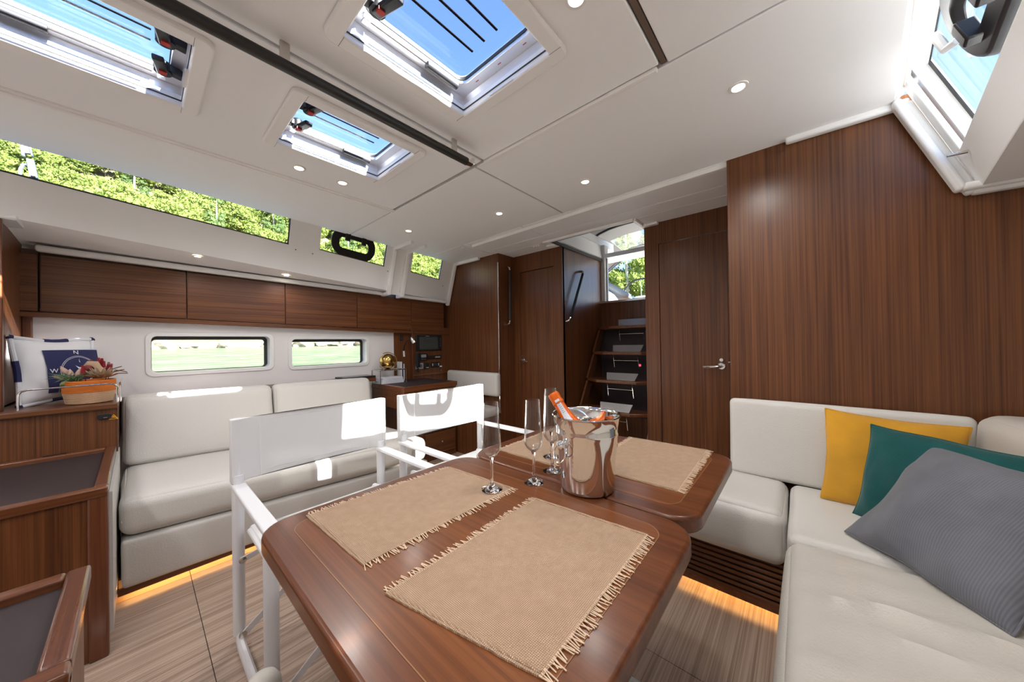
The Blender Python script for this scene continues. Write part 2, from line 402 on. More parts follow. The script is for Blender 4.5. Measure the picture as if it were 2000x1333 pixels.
# aft strip behind the white batten, with the companionway opening
panel(2.13, 2.44, .2, 1.74); panel(2.13, 2.44, 1.75, 2.5)
ppoly([(2.13, 2.51), (2.58, 2.51), (2.58, LWY(2.58)), (2.13, LWY(2.13))])
panel(2.446, 2.62, .2, 2.5); panel(2.62, 2.86, .2, .985); panel(2.62, 2.86, 1.79, 2.5)
# structural deck above the panels with hatch and companionway openings
MB().holes(-1.6, 2.625, -.12, 2.52, [(a-.03, b+.03, c-.03, d+.03) for a, b, c, d in HOLE], flat(CZ+.03), lambda s, t: (0, 0, .05)).build('deck_underside', M['gap'], ce)
MB().holes(2.625, 4.0, -1.2, 3.3, [(2.625, 3.72, .99, 1.785)], flat(CZ+.03), lambda s, t: (0, 0, .05)).build('deck_underside', M['gel'], ce)
tr = lambda mb, nm='batten', mt='paint': mb.build(nm, M[mt], ce, bevel=.004)
tr(MB().bar((2.155, .27, CZ-.010), (2.2, 2.42, CZ-.010), .034, .028))
tr(MB().bar((1.229, .37, CZ-.005), (1.229, 1.25, CZ-.005), .02, .016))
MB().tube([(-1.55, 2.212, CZ-.001), (1.235, 2.212, CZ-.001)], .014, 8).build('piping', M['paint'], ce)
MB().tube([(-1.55, 2.190, CZ-.001), (1.235, 2.190, CZ-.001)], .009, 8).build('piping', M['paint'], ce)
MB().box(-1.55, 1.235, .34, .358, CZ+.008, CZ+.03).build('seam_strip', M['gap'], ce)

# ---- left hull lining with two hull windows
WIN = [(.068, .742, .985, 1.238), (.90, 1.56, .972, 1.215)]
wl = struct(MB().holes(-1.6, 1.875, .55, 1.40, [(a-.012, b+.012, c-.012, d+.012) for a, b, c, d in WIN], lambda s, t: (s, 3.36, t), lambda s, t: (0, .04, 0)).build('wall_left', M['liner']), 'pale pinkish hull lining above the white settee', 'wall')
for i, (a, b, c, d) in enumerate(WIN):
    w = struct(empty('window_%d' % (i+1), ((a+b)/2, 3.40, c)), ['long hull window near the basket showing water and rocks', 'hull window beside the gold globe showing water and rocks'][i], 'window')
    fm = lambda x, z, o=0: (x, 3.352+o, z)
    MB().ring(rrect(a-.028, b+.028, c-.028, d+.028, .045, f=fm), rrect(a, b, c, d, .03, f=fm), (0, .012, 0)).build('flange', M['gel'], w, bevel=.003)
    MB().ring(rrect(a-.006, b+.006, c-.006, d+.006, .035, f=lambda x, z: (x, 3.364, z)), rrect(a, b, c, d, .03, f=lambda x, z: (x, 3.364, z)), (0, .085, 0)).build('reveal', M['gel'], w)
    MB().ring(rrect(a-.006, b+.006, c-.006, d+.006, .035, f=lambda x, z: (x, 3.449, z)), rrect(a+.004, b-.022, c+.004, d-.024, .02, f=lambda x, z: (x, 3.449, z)), (0, .01, 0)).build('gasket', M['gasket'], w)
    MB().box(a-.004, b+.004, 3.46, 3.468, c-.004, d+.004).build('pane', M['winglass'], w)
# outer hull skin, closes the space behind the lining
wo = struct(MB().holes(-1.7, 4.0, -.3, 1.80, [(a-.012, b+.012, c-.012, d+.012) for a, b, c, d in WIN], lambda s, t: (s, 3.47, t), lambda s, t: (0, .05, 0)).build('wall_left_hull', M['gel']), 'white outer hull skin outside the hull windows', 'wall')

# ---- left coachroof side with three windows
LWIN = [(-1.45, .78, .188, .41), (1.005, 1.615, .208, .47), (1.93, 2.352, .222, .47)]
wu = struct(empty('wall_left_upper', LW(.5, 0)), 'white moulded coachroof side framing the upper windows', 'wall')
MB().holes(-1.6, 1.74, -.005, .52, LWIN[:2], lambda s, t: LW(s, t), lambda s, t: (0, .03, .01)).build('side_moulding', M['gel'], wu)
MB().holes(1.84, 2.6, -.005, .52, LWIN[2:], lambda s, t: LW(s, t), lambda s, t: (0, .03, .01)).build('side_moulding', M['gel'], wu)
MB().holes(1.73, 1.85, -.03, .52, [], lambda s, t: LW(s, t, .012), lambda s, t: (0, .03, .01)).build('joint_strip', M['paint'], wu)
# soffit, ledge above the cabinets
def soff(s0, s1, z1, nm='soffit'):
    a, b = LW(s0, 0), LW(s1, 0)
    za, zb = 1.757-.03*(s0+.38), 1.757-.03*(s1+.38)
    MB().poly([a+Vector((0,.0,0)), b, Vector((s1, 3.475, zb-.004)), Vector((s0, 3.475, za-.004))], (0, .004, .02)).build(nm, M['liner'], wu)
soff(-1.6, 1.74, 0); soff(1.84, 2.57, 0)
def ledge(s0, s1):
    a = Vector((s0, 3.262, 1.735-.0245*(s0+.38))); b = Vector((s1, 3.262, 1.735-.0245*(s1+.38)))
    mb = MB(); mb.bar(a, b, .05, .036); mb.build('ledge', M['gel'], wu, bevel=.012, seg=3)
ledge(-.375, 1.72); ledge(1.86, 2.5)
def rib(s, back=.3, w=.03, t0=-.045):
    p = [LW(s, t0, -.012), LW(s, CZ-LW(s, 0).z-.012, -.012)]
    q = Vector((s, p[1].y-back, CZ-.008)); mb = MB()
    mb.bar(p[0], p[1]+Vector((0, .004, .012)), .045, .038, up=(1, 0, 0)); mb.bar(p[1]+Vector((0,.01,-.002)), q+Vector((0, 0, -.006)), w, .034)
    mb.bar(p[0]+Vector((0, .004, .012)), Vector((s, 3.28, p[0].z+.01)), .038, .036)
    mb.build('rib_trim', M['paint'], wu, bevel=.007, seg=2)
rib(1.70); rib(1.865); rib(2.545, .42, .035)
for (s, t) in ((.83, .165), (.955, .165), (1.66, .175), (1.885, .165), (2.42, .165)):
    MB().lathe([(.006, 0), (.005, .003), (1e-5, .004)], LW(s, t), 10, (0, -1, -.35)).build('screw', M['steel'], wu)
for i, (a, b, c, d) in enumerate(LWIN):
    w = struct(empty('window_%d' % (i+3), LW((a+b)/2, c)), ['long coachroof window showing the wooded hillside', 'coachroof window with a black opening port in it', 'small coachroof window beside the dark bulkhead'][i], 'window')
    g = lambda s, t, o: LW(s, t, o)
    MB().hexa([g(a-.01,c-.01,.034), g(b+.01,c-.01,.034), g(a-.01,c-.01,.042), g(b+.01,c-.01,.042), g(a-.01,d+.01,.034), g(b+.01,d+.01,.034), g(a-.01,d+.01,.042), g(b+.01,d+.01,.042)]).build('pane', M['winglass'], w)
    mb = MB(); lo = lambda e: [g(a+e,c+e*.8,.030), g(b-e,c+e*.8,.030), g(b-e,d,.030), g(a+e,d,.030)]
    mb.bar(g(a, c+.004, .004), g(b, c+.004, .004), .008, .008); mb.bar(g(b-.004, c, .010), g(b-.004, d, .010), .008, .006); mb.build('frit_edge', M['gasket'], w)
    if i == 1:
        cs = 1.30; ct = .322
        o = rrect(cs-.205, cs+.205, ct-.112, ct+.112, .11, 8, f=lambda s, t: g(s, t, .012)); n_ = rrect(cs-.135, cs+.135, ct-.045, ct+.040, .03, 8, f=lambda s, t: g(s, t, .012))
        p = MB().ring(o, n_, (0, .02, .004)).build('port_frame', M['black'], w, bevel=.005)
        for k in (-1, 1):
            MB().hexa([g(cs+k*.075+e*.022, ct+f*.03+.045, h) for f in (-1, 1) for h in (-.012, .012) for e in (-1, 1)]).build('port_latch', M['black'], p, bevel=.004)

# ---- right coachroof side
wr = struct(empty('wall_right_upper', RW(1.5, 0)), 'beige coachroof side panel under the tilted window', 'wall')
RWIN = (.99, 2.03, .14, .50)
MB().holes(-1.6, 2.10, 0, .56, [RWIN], lambda s, t: RW(s, t), lambda s, t: (0, -.02, .0)).build('side_panel', M['ceil'], wr, bevel=.004)
MB().holes(-1.6, 2.10, .03, .58, [(RWIN[0], RWIN[1], .1, .50)], lambda s, t: RW(s, t, .03), lambda s, t: (0, -.04, 0)).build('window_moulding', M['gel'], wr)
a, b = RW(-1.6, 0), RW(2.1, 0)
MB().poly([a, b, Vector((2.1, -1.25, b.z-.02)), Vector((-1.6, -1.25, a.z-.02))], (0, 0, .02)).build('soffit', M['ceil'], wr)
MB().poly([RW(-1.6, .42, -.045), RW(2.13, .42, -.05), RW(2.13, .52, .05), RW(-1.6, .52, .05)], (0, .0, .012)).build('upper_reveal', M['gel'], wr)
bl = MB()
for k in range(3):
    bl.bar(RW(.95, .445+k*.012, -.040+k*.016), RW(2.06, .445+k*.012, -.040+k*.016), .012, .012)
bl.build('blind_track', plain('blind_track_beige', (.62,.50,.40), .5), wr)
MB().bar(RW(.95, .475, .008), RW(2.06, .475, .008), .014, .02).build('blind_rail', M['alu'], wr)
MB().tube([RW(1.96, .10, -.004), RW(1.96, .10, -.05)], [.006, .004], 8).build('catch_pin', M['steel'], wr)
w = struct(empty('window_6', RW(1.5, .3, .07)), 'coachroof window over the seat corner showing blue sky', 'window')
g = lambda s, t, o=.075: RW(s, t, o)
q = [(RWIN[0]-.02, .08), (RWIN[1]+.02, .08), (RWIN[1]+.02, .54), (RWIN[0]-.02, .54)]
MB().poly([g(*e) for e in q], (0, -.008, -.003)).build('pane', M['winglass'], w)
MB().ring([g(RWIN[0]-.01, .09, .07), g(RWIN[1]+.01, .09, .07), g(RWIN[1]+.01, .53, .07), g(RWIN[0]-.01, .53, .07)], [g(RWIN[0]+.012, .11, .07), g(RWIN[1]-.022, .11, .07), g(RWIN[1]-.022, .50, .07), g(RWIN[0]+.012, .50, .07)], (0, -.005, -.002)).build('frit_edge', M['gasket'], w)
cs, ct = 1.48, .335
o = rrect(cs-.20, cs+.20, ct-.112, ct+.112, .11, 8, f=lambda s, t: g(s, t, .035)); n_ = rrect(cs-.145, cs+.145, ct-.055, ct+.055, .05, 8, f=lambda s, t: g(s, t, .035))
p = MB().ring(o, n_, (0, -.03, -.01)).build('port_frame', M['black'], w, bevel=.006)
for k in (-1, 1):
    MB().hexa([g(cs+k*.08+e*.022, ct+f*.03-.05, h) for f in (-1, 1) for h in (.005, .045) for e in (-1, 1)]).build('port_latch', M['black'], p, bevel=.005)
MB().tube([g(cs+.13, ct-.03, .02), g(cs+.19, ct-.01, .01), g(cs+.19, ct+.05, .01)], .012, 8).build('port_handle', M['white'], p)
# roof edge above both window rows
re = struct(empty('trim_1', (1, -.3, 2.17)), 'outer roof edge above the coachroof windows', 'trim')
MB().poly([RW(-1.6, .56, .09), RW(2.12, .56, .09), Vector((2.12, -.2, RW(2.12, .56).z)), Vector((-1.6, .1, RW(-1.6, .56).z))], (0, 0, .03)).build('roof_edge', M['gel'], re)
MB().poly([LW(-1.6, .52, .02), LW(2.6, .52, .02), Vector((2.6, 2.4, LW(2.6, .52).z)), Vector((-1.6, 2.3, LW(-1.6, .52).z))], (0, 0, .03)).build('roof_edge', M['gel'], re)

# ---- right bulkhead: big veneer panel
wp = struct(MB().poly([(2.12, .292, 0), (2.12, .292, 2.16), (2.12, -.40, 2.16), (2.12, -.53, 1.72), (2.12, -1.3, 1.72), (2.12, -1.3, 0)], (.03, 0, 0)).build('wall_right', M['woodz'], bevel=.002), 'tall glossy dark veneer bulkhead behind the cushions', 'wall')
w2 = struct(MB().box(2.15, 2.84, .262, .292, 0, 2.14).build('wall_right_return', M['woodz']), 'narrow veneer return between the bulkhead and aft door', 'wall')
t_ = struct(empty('trim_2', (2.09, -.2, 2.1)), 'white moulded trim stepping down over the veneer bulkhead', 'trim')
mb = MB(); P0 = [Vector((2.10, .045, CZ-.004)), Vector((2.10, -.335, CZ-.01)), RW(2.10, .0, -.02), Vector((2.10, -1.2, 1.675))]
for q0, q1 in zip(P0, P0[1:]): mb.bar(q0, q1+(q1-q0).normalized()*.012, .04, .034)
mb.build('moulded_edge', M['gel'], t_, bevel=.01, seg=3)
mb = MB(); P1 = [p+Vector((-.02, 0.03 if i in (1, 2) else 0, .012)) for i, p in enumerate(P0)]
for q0, q1 in zip(P1[1:], P1[2:]): mb.bar(q0, q1+(q1-q0).normalized()*.012, .05, .03)
mb.build('moulded_cove', M['gel'], t_, bevel=.012, seg=3)

# ---- aft bulkheads, doors
wn = struct(MB().box(2.575, 2.61, 2.452, 3.48, 0, 2.13).build('wall_nav', M['woodz']), 'dark veneer bulkhead behind the nav seat', 'wall')
ws = struct(MB().box(2.575, 2.86, 2.44, 2.452, 0, 2.13).build('wall_nav_return', M['woodz']), 'dark veneer return wall carrying the upright handrail', 'wall')
struct(MB().tube([(2.572, 2.443, .4), (2.572, 2.443, 2.02)], .007, 8).build('trim_3', M['chrome']), 'thin bright strip on the nav bulkhead corner', 'trim')
BX = 2.83
def bulk(y0, y1, hole): return MB().holes(y0, y1, 0, 2.14, [hole], lambda s, t: (BX, s, t), lambda s, t: (.04, 0, 0))
wb = struct(bulk(1.80, 2.45, (1.905, 2.362, .06, 1.935)).build('wall_back', M['woodz'], bevel=.002), 'dark veneer wall around the door by the nav seat', 'wall')
wc = struct(bulk(.262, .985, (.395, .872, .06, 1.945)).build('wall_back_right', M['woodz'], bevel=.002), 'dark veneer wall around the door beside the steps', 'wall')
def door(n, y0, y1, z1, hy, label, hs):
    d = struct(empty('door_%d' % n, (BX+.01, (y0+y1)/2, 0)), label, 'door')
    MB().box(BX+.008, BX+.032, y0+.003, y1-.003, .065, z1-.004).build('leaf', M['woodz'], d, bevel=.002)
    h = MB().lathe([(.026, 0), (.026, .006), (.022, .009)], (BX+.008, hy, .955), 20, (-1, 0, 0)).build('handle', M['chrome'], d)
    MB().tube([(BX, hy, .955), (BX-.045, hy, .955), (BX-.05, hy+hs*.015, .953), (BX-.052, hy+hs*.11, .948)], [.011, .010, .010, .008], 10).build('lever', M['chrome'], h)
    MB().lathe([(.012, 0), (.012, .014)], (BX+.008, hy, 1.0), 12, (-1, 0, 0)).build('lock_knob', M['chrome'], h)
    return d
door(1, 1.905, 2.362, 1.935, 2.33, 'dark veneer cabin door beside the upright handrail', -1)
d2 = door(2, .395, .872, 1.945, .445, 'dark veneer cabin door beside the companionway steps', 1)
MB().tube([(BX-.012, .40, .985), (BX-.012, .368, .985)], .007, 8).build('latch_bolt', M['chrome'], d2)
# companionway side walls, riser and sill
cwl = struct(MB().box(2.84, 3.69, 1.80, 1.83, 0, 2.15).build('wall_companionway', M['woodz']), 'glossy veneer side wall of the companionway', 'wall')
struct(MB().box(2.84, 3.69, .955, .985, 0, 2.15).build('wall_companionway_right', M['woodz']), 'veneer side wall behind the aft door', 'wall')
struct(MB().box(3.67, 3.70, .985, 1.80, 0, 1.60).build('wall_riser', M['woodz']), 'brown veneer riser under the companionway sill', 'wall')
struct(MB().box(3.655, 3.74, .96, 1.83, 1.60, 1.625).build('trim_4', M['steel'], bevel=.003), 'metal threshold sill of the companionway', 'trim')
# moulded frame of the companionway opening in the ceiling
t5 = struct(empty('trim_5', (2.62, 1.4, CZ)), 'white moulded frame around the companionway hatch opening', 'trim')
mb = MB(); mb.bar((2.612, .985, CZ-.006), (2.60, 1.86, CZ-.006), .034, .024); mb.bar((2.61, .985, CZ-.006), (2.84, .985, CZ-.006), .034, .024)
mb.bar((2.72, 1.80, CZ-.010), (2.71, 1.90, CZ-.010), .03, .022); mb.bar((2.80, .985, CZ-.012), (2.80, .86, CZ-.012), .05, .024)
mb.build('frame_trim', M['paint'], t5, bevel=.009, seg=3)
mb = MB(); mb.box(2.625, 2.64, .99, 1.795, CZ-.012, CZ+.018); mb.box(2.625, 3.74, 1.782, 1.797, CZ-.012, CZ+.018); mb.box(2.625, 3.74, .99, 1.004, CZ-.012, CZ+.018)
mb.build('gasket', M['gasket'], t5)
mb = MB(); mb.box(2.60, 2.63, .965, 1.83, CZ+.02, CZ+.14); mb.box(2.60, 3.80, 1.795, 1.85, CZ+.02, CZ+.19); mb.box(2.60, 3.80, .945, .99, CZ+.02, CZ+.19)
mb.build('coaming', M['gel'], t5, bevel=.008)
MB().box(3.70, 3.80, 1.755, 1.85, 1.62, 2.31).build('washboard_post', M['gel'], t5, bevel=.01)
MB().box(3.735, 3.765, 1.74, 1.76, 1.62, 2.2).build('washboard_slot', M['grey'], t5)
MB().box(3.70, 3.80, .96, 1.00, 1.62, 2.14).build('washboard_post', M['gel'], t5, bevel=.01)
mb = MB(); mb.bar((2.70, 1.86, 2.36), (4.1, 1.86, 2.36), .09, .10); mb.bar((2.7, 1.84, 2.31), (4.1, 1.84, 2.31), .02, .012)
mb.build('hatch_slide', M['gel'], t5, bevel=.012)
# forward end of the saloon, behind the camera
wf = struct(MB().box(-1.64, -1.6, -1.3, 3.6, 0, 2.2).build('wall_front', M['liner']), 'pale forward bulkhead at the end of the saloon', 'wall')
wrh = struct(MB().box(-1.6, 2.15, -1.3, -1.26, 0, 1.75).build('wall_right_hull', M['liner']), 'pale hull lining behind the corner sofa', 'wall')
struct(MB().holes(-1.3, 3.6, 0, 2.17, [(.955, 1.85, 1.58, 2.17)], lambda s, t: (3.9, s, t), lambda s, t: (.05, 0, 0)).build('wall_aft', M['gel']), 'white aft end wall under the cockpit', 'wall')
struct(MB().box(2.86, 3.95, -1.3, -1.26, 0, 2.15).build('wall_aft_right', M['gel']), 'white hull side of the aft cabin', 'wall')
struct(MB().box(2.61, 3.95, 3.30, 3.34, 0, 2.2).build('wall_aft_left', M['gel']), 'white hull side behind the nav bulkhead', 'wall')
# partition at the galley end of the settee
pt_ = struct(empty('wall_partition', (-.44, 3.1, .86)), 'wooden partition with pale solid edges beside the compass pillow', 'wall')
MB().box(-.452, -.43, 2.87, 3.36, .862, 1.784).build('partition_panel', M['woodz'], pt_)
struct(MB().box(-1.5, -.372, 2.842, 3.30, 1.784, 1.812).build('trim_6', M['gel'], bevel=.008), 'white moulded cap over the wooden partition', 'trim')
MB().box(-.456, -.418, 2.845, 2.872, .862, 1.784).build('edge_post', M['wood_post'], pt_, bevel=.004)
MB().box(-.43, -.395, 3.335, 3.36, .862, 1.38).build('corner_post', M['wood_post'], pt_, bevel=.004)

# ================================================================== roof hatches
def hatch(i, label):
    x0, x1, y0, y1 = HATCH[i]; a, b, c, d = HOLE[i]; z = CZ
    t = thing('roof_hatch', ((x0+x1)/2, (y0+y1)/2, z), label, 'roof hatch', 'opening roof hatches')
    MB().ring(rrect(x0, x1, y0, y1, .03, z=z-.016), rrect(a, b, c, d, .004, z=z-.016), (0, 0, .020)).build('trim_frame', M['paint'], t, bevel=.006)
    for (sx, sy) in ((x0, y0), (x1, y0), (x0, y1), (x1, y1)):
        ex = .05 if sx == x0 else -.05; ey = .05 if sy == y0 else -.05
        MB().bar((sx+ex, sy+.004*(1 if ey > 0 else -1), z-.0165), (sx+ex, sy+ey, z-.0165), .0012, .001).build('corner_joint', M['grey'], t)
    MB().ring(rrect(a-.012, b+.012, c-.012, d+.012, .006, z=z+.009), rrect(a-.002, b+.002, c-.002, d+.002, .004, z=z+.009), (0, 0, .052)).build('blind_cassette', M['alu'], t)
    MB().ring(rrect(a-.02, b+.02, c-.02, d+.02, .01, z=z+.004), rrect(a+.002, b-.002, c+.002, d-.002, .004, z=z+.004), (0, 0, .005)).build('gasket', M['gasket'], t)
    f = MB().ring(rrect(a-.03, b+.03, c-.03, d+.03, .04, z=z+.059), rrect(a+.036, b-.036, c+.036, d-.036, .035, z=z+.066), (0, 0, .034)).build('hatch_frame', M['alu'], t, bevel=.003)
    MB().ring(rrect(a+.036, b-.036, c+.036, d-.036, .035, z=z+.080), rrect(a+.0385, b-.0385, c+.0385, d-.0385, .033, z=z+.080), (0, 0, .012)).build('seal', M['gasket'], t)
    MB().poly(rrect(a-.02, b+.02, c-.02, d+.02, .04, z=z+.094), (0, 0, .01)).build('pane', M['hatchglass'], t)
    le = -1 if i in (0, 1) else 1                        # latches at the X end that faces the neighbour
    xl = a+.055 if le < 0 else b-.055
    cy = (c+d)/2; L = (b-a)
    for k in (-1, 0, 1):
        yy = cy+k*.062*(d-c)/.43
        MB().box(a+.10, b-.085, yy-.004, yy+.004, z+.1045, z+.107).build('grip_strip', M['strip'], t)
    # gas strut along the hull-side edge
    ys = d-.030
    s0 = b-.20 if le < 0 else a+.06
    st = MB().tube([(s0, ys, z+.058), (s0+.14, ys, z+.058)], .013, 12).build('strut', M['strut'], t)
    MB().tube([(a+.07 if le < 0 else s0+.13, ys, z+.062), (s0+.01 if le < 0 else b-.08, ys, z+.062)], .0032, 8).build('rod', M['steel'], st)
    MB().box(xl-.012, xl+.012, ys-.012, ys+.012, z+.05, z+.075).build('bracket', M['alu'], st, bevel=.003)
    for k in (0, 1):
        yy = c+.12 if k == 0 else d-.105
        l = MB().lathe([(.024, 0), (.024, .032), (.019, .038)], (xl, yy, z+.030), 16).build('latch', M['black'], t)
        MB().bar((xl, yy+.01, z+.034), (xl-le*.016, yy-.10, z+.016), .030, .018).build('handle', M['black'], l, bevel=.004)
        MB().box(xl-.011, xl+.009, yy-.030, yy-.012, z+.014, z+.024).build('button', M['red'], l)
        MB().bar((xl, yy, z+.050), (xl+le*.05, yy, z+.045), .032, .024).build('keeper', M['black'], l, bevel=.003)
    xe = b+.014 if le < 0 else b+.010
    MB().poly([(xe+.012*math.sin(math.pi*q/8)*1.6-.018, cy+.075*math.cos(math.pi*q/8)*.8, z-.014) for q in range(9)], (0, 0, .004)).build('blind_tab', M['white'], t)
    if i == 0:
        for k in range(3):
            MB().bar((b-.018, c+.08+k*.12, z+.0635), (b-.018, c+.095+k*.12, z+.0635), .003, .0006).build('warning_print', M['red'], f)
    return t
hatch(0, 'roof hatch on its own ceiling panel, right of the black grab rail')
hatch(1, 'roof hatch between the grab rail and the ceiling downlights')
hatch(2, 'roof hatch over the settee end, above the long side window')
hatch(3, 'roof hatch next to the seat side, forward of the lone hatch')

# ================================================================== downlights
LAMP_W = 14.0
def downlight(p, label, group, r=.032, power=LAMP_W, ax=(0,0,-1), suffix=''):
    p = Vector(p); t = thing('downlight', p, label, 'downlight', group); A = Vector(ax)
    MB().lathe([(r*.66, .001), (r*.70, .004), (r, .003), (r*1.03, 0), (r*.66, 0)], p, 24, ax, closed=True).build('bezel', M['white'], t)
    MB().lathe([(r*.66, .0), (r*.6, .002), (1e-5, .0025)], p, 24, ax).build('lens', M['lens'], t)
    l = bpy.data.lights.new('lamp'+suffix, 'SPOT'); l.energy = power; l.spot_size = math.radians(165); l.spot_blend = .6; l.shadow_soft_size = .07; l.color = (1, .965, .93)
    o = bpy.data.objects.new('bulb'+suffix, l); COL.objects.link(o); o.parent = t; o.location = A*.012
    o.rotation_euler = A.to_track_quat('-Z', 'Y').to_euler()
    return t
for u, v in ((584, 328), (669, 357), (798, 451), (975, 417), (1143, 355), (1442, 170), (1125, -4)):
    downlight(on(u, v, Z=CZ-.001), {584: 'warm downlight of the close pair beside the smaller roof hatch', 669: 'warm downlight of the close pair beside the smaller roof hatch', 798: 'warm ceiling downlight over the window with the black port', 975: 'warm ceiling downlight between grab rail end and nav bulkhead', 1143: 'warm ceiling downlight in front of the companionway frame', 1442: 'warm ceiling downlight before the tall veneer bulkhead', 1125: 'warm ceiling downlight between the lone hatch and brown seam'}[u], 'ceiling downlights', power={798: 6, 975: 6, 1143: 7, 584: 12, 669: 12}.get(u, 14))
for x, y in ((-.75, .25), (-.75, .95), (-.75, 1.7), (-.95, 2.3), (.25, .2)):  # added lamps out of view, filling in light from the camera side
    downlight((x, y, CZ-.001), 'added fill downlight in the unseen forward saloon ceiling', 'added forward fill lamps', power=14, suffix='_fill_offscreen')
for u, v in ((388, 501), (563, 532)):
    q = on(u, v, Z=1.752); q.y += .05
    q.z = 1.757-.03*(q.x+.38)+.001 + (LW(q.x, 0).z-(1.757-.03*(q.x+.38)))*(3.30-q.y)/(3.30-LW(q.x, 0).y)
    downlight(q-Vector((0, 0, .002)), 'tiny downlight in the soffit over the wall cabinets', 'soffit downlights', .026, 2.0)
t = thing('ceiling_sensor', on(905, 485, Z=CZ), 'small round white ceiling sensor near the nav bulkhead', 'sensor')
MB().lathe([(.022, 0), (.020, .008), (1e-5, .010)], wloc(t), 18, (0,0,-1)).build('cover', M['white'], t)
t = thing('ceiling_switch_panel', on(1048, 480, Z=CZ), 'small white switch plate beside the companionway frame', 'switch')
c = wloc(t); MB().box(c.x-.016, c.x+.016, c.y-.05, c.y+.05, CZ-.006, CZ).build('plate', M['white'], t, bevel=.002)
for k in (-1, 0, 1): MB().lathe([(.010, 0), (.008, .008), (1e-5, .01)], (c.x, c.y+k*.03, CZ-.006), 12, (0,0,-1)).build('rocker', M['paint'], t)

# ================================================================== grab rail on the ceiling
t = thing('grab_rail', (.3, 1.24, 2.045), 'long black leather grab rail hung from the ceiling', 'grab rail')
a = on(915, 316, Z=2.045); RY = 1.222
MB().tube([(-1.3, RY, 2.045), (1.075, RY, 2.045)], .0185, 16).build('grip', M['blackleather'], t)
MB().tube([(1.07, RY, 2.045), (1.10, RY, 2.045), (1.115, RY, 2.055), (1.12, RY, 2.075)], [.017, .015, .013, .009], 12).build('end_cap', M['chrome'], t)
for x in (-.75, .318, 1.0):
    MB().box(x-.014, x+.014, RY-.006, RY+.006, 2.055, CZ).build('bracket', M['steel'], t, bevel=.003)

# ================================================================== overhead cabinets
DIV = [33, 75, 365, 557, 697, 803, 866]
LBL = ['narrow end locker door next to the wooden partition', 'widest overhead locker, next to the narrow end locker', 'overhead locker second from the narrow end locker',
       'overhead locker above the wall window by the globe', 'overhead locker between its neighbours near the nav station', 'darkest overhead locker above the instrument panel']
ztop = lambda x: 1.708-.019*(x+.4)
zbot = lambda x: 1.378-.0282*(x+.4)
xd = [on(u, 560, Y=3.3).x for u in DIV]
for i in range(6):
    a, b = xd[i]+.003, xd[i+1]-.003
    t = thing('overhead_cabinet', ((a+b)/2, 3.38, zbot((a+b)/2)), LBL[i], 'cabinet', 'overhead lockers')
    MB().hexa([(x, y, z(x)) for z in (lambda x: zbot(x)+.004, lambda x: ztop(x)+.03) for y in (3.33, 3.462) for x in (a, b)]).build('body', M['gap'], t)
    e = .004 if i == 1 else 0
    MB().hexa([(x, y, z(x)) for z in (zbot, ztop) for y in (3.298, 3.32) for x in (a+e, b)]).build('door', M['woodx'], t, bevel=.0025)
    MB().hexa([(x, y, z(x)) for z in (zbot, ztop) for y in (3.3, 3.319) for x in (a+e-.002, a+e+.0005)]).build('edge_lip', M['wood_post'], t)
t = thing('locker_rail', (1, 3.32, 1.33), 'dark wooden rail running under the overhead lockers', 'rail')
a, b = xd[0]-.01, xd[-1]+.09
MB().hexa([(x, y, zbot(x)+z) for z in (-.032, -.003) for y in (3.292, 3.45) for x in (a, b)]).build('rail_board', wood('rail_veneer', WD, WLt, 'x'), t, bevel=.003)

# ================================================================== left settee
t = thing('settee', (.7, 2.65, 0), 'long cream leather settee along the hull lining', 'sofa')
X0, X1 = -.062, 1.47
zs = lambda x: .463-.053*(x+.07); zb_ = lambda x: .285-.05*(x+.07)
def hx(x0, x1, f): return [f(x, k, j) for j in (0, 1) for k in (0, 1) for x in (x0, x1)]
MB().box(X0, 1.60, 2.337, 2.352, 0.030, .060).build('plinth', M['woodx'], t)
MB().rbox(hx(X0+.01, 1.58, lambda x, k, j: (x, 2.325 if k == 0 else 2.5, (.058-.02*(x+.07) if j == 0 else zb_(x)-.004))), .018, (0, .004, 0), 6).build('base_panel', M['leather'], t)
MB().box(X0+.02, 1.58, 2.45, 3.2, .06, .2).build('base_box', M['gap'], t)
MB().rbox(hx(X0+.004, 1.58, lambda x, k, j: (x, 2.325 if k == 0 else 3.05, (zb_(x)+.002 if j == 0 else zs(x)+.004))), .05, (0, .012, .022), 14, 5, wr=.007).build('seat_cushion', M['leather'], t)
MB().tube([(X0+.03, 2.36, zb_(0)+.03), (X0+.012, 2.345, .36), (X0+.02, 2.40, .44), (X0+.02, 2.9, .465)], .0025, 6).build('seam_piping', M['leather2'], t)
for k, (a, b) in enumerate(((X0+.004, .678), (.684, 1.43))):
    MB().rbox(hx(a, b, lambda x, k, j: (x, (2.935 if j == 0 else 3.0) + (.12 if k else 0), (zs(x)+.008 if j == 0 else .872-.015*(x+.07)))), .04, (0, .022, .004), 10, 5, wr=.004).build('back_cushion', M['leather'], t)
MB().box(X0, 1.58, 2.43, 3.3, 0, .062).build('plinth_back', M['gap'], t)
lst = MB().box(X0+.02, 1.55, 2.385, 2.40, .046, .052); lst.build('led_strip', M['led'], t)

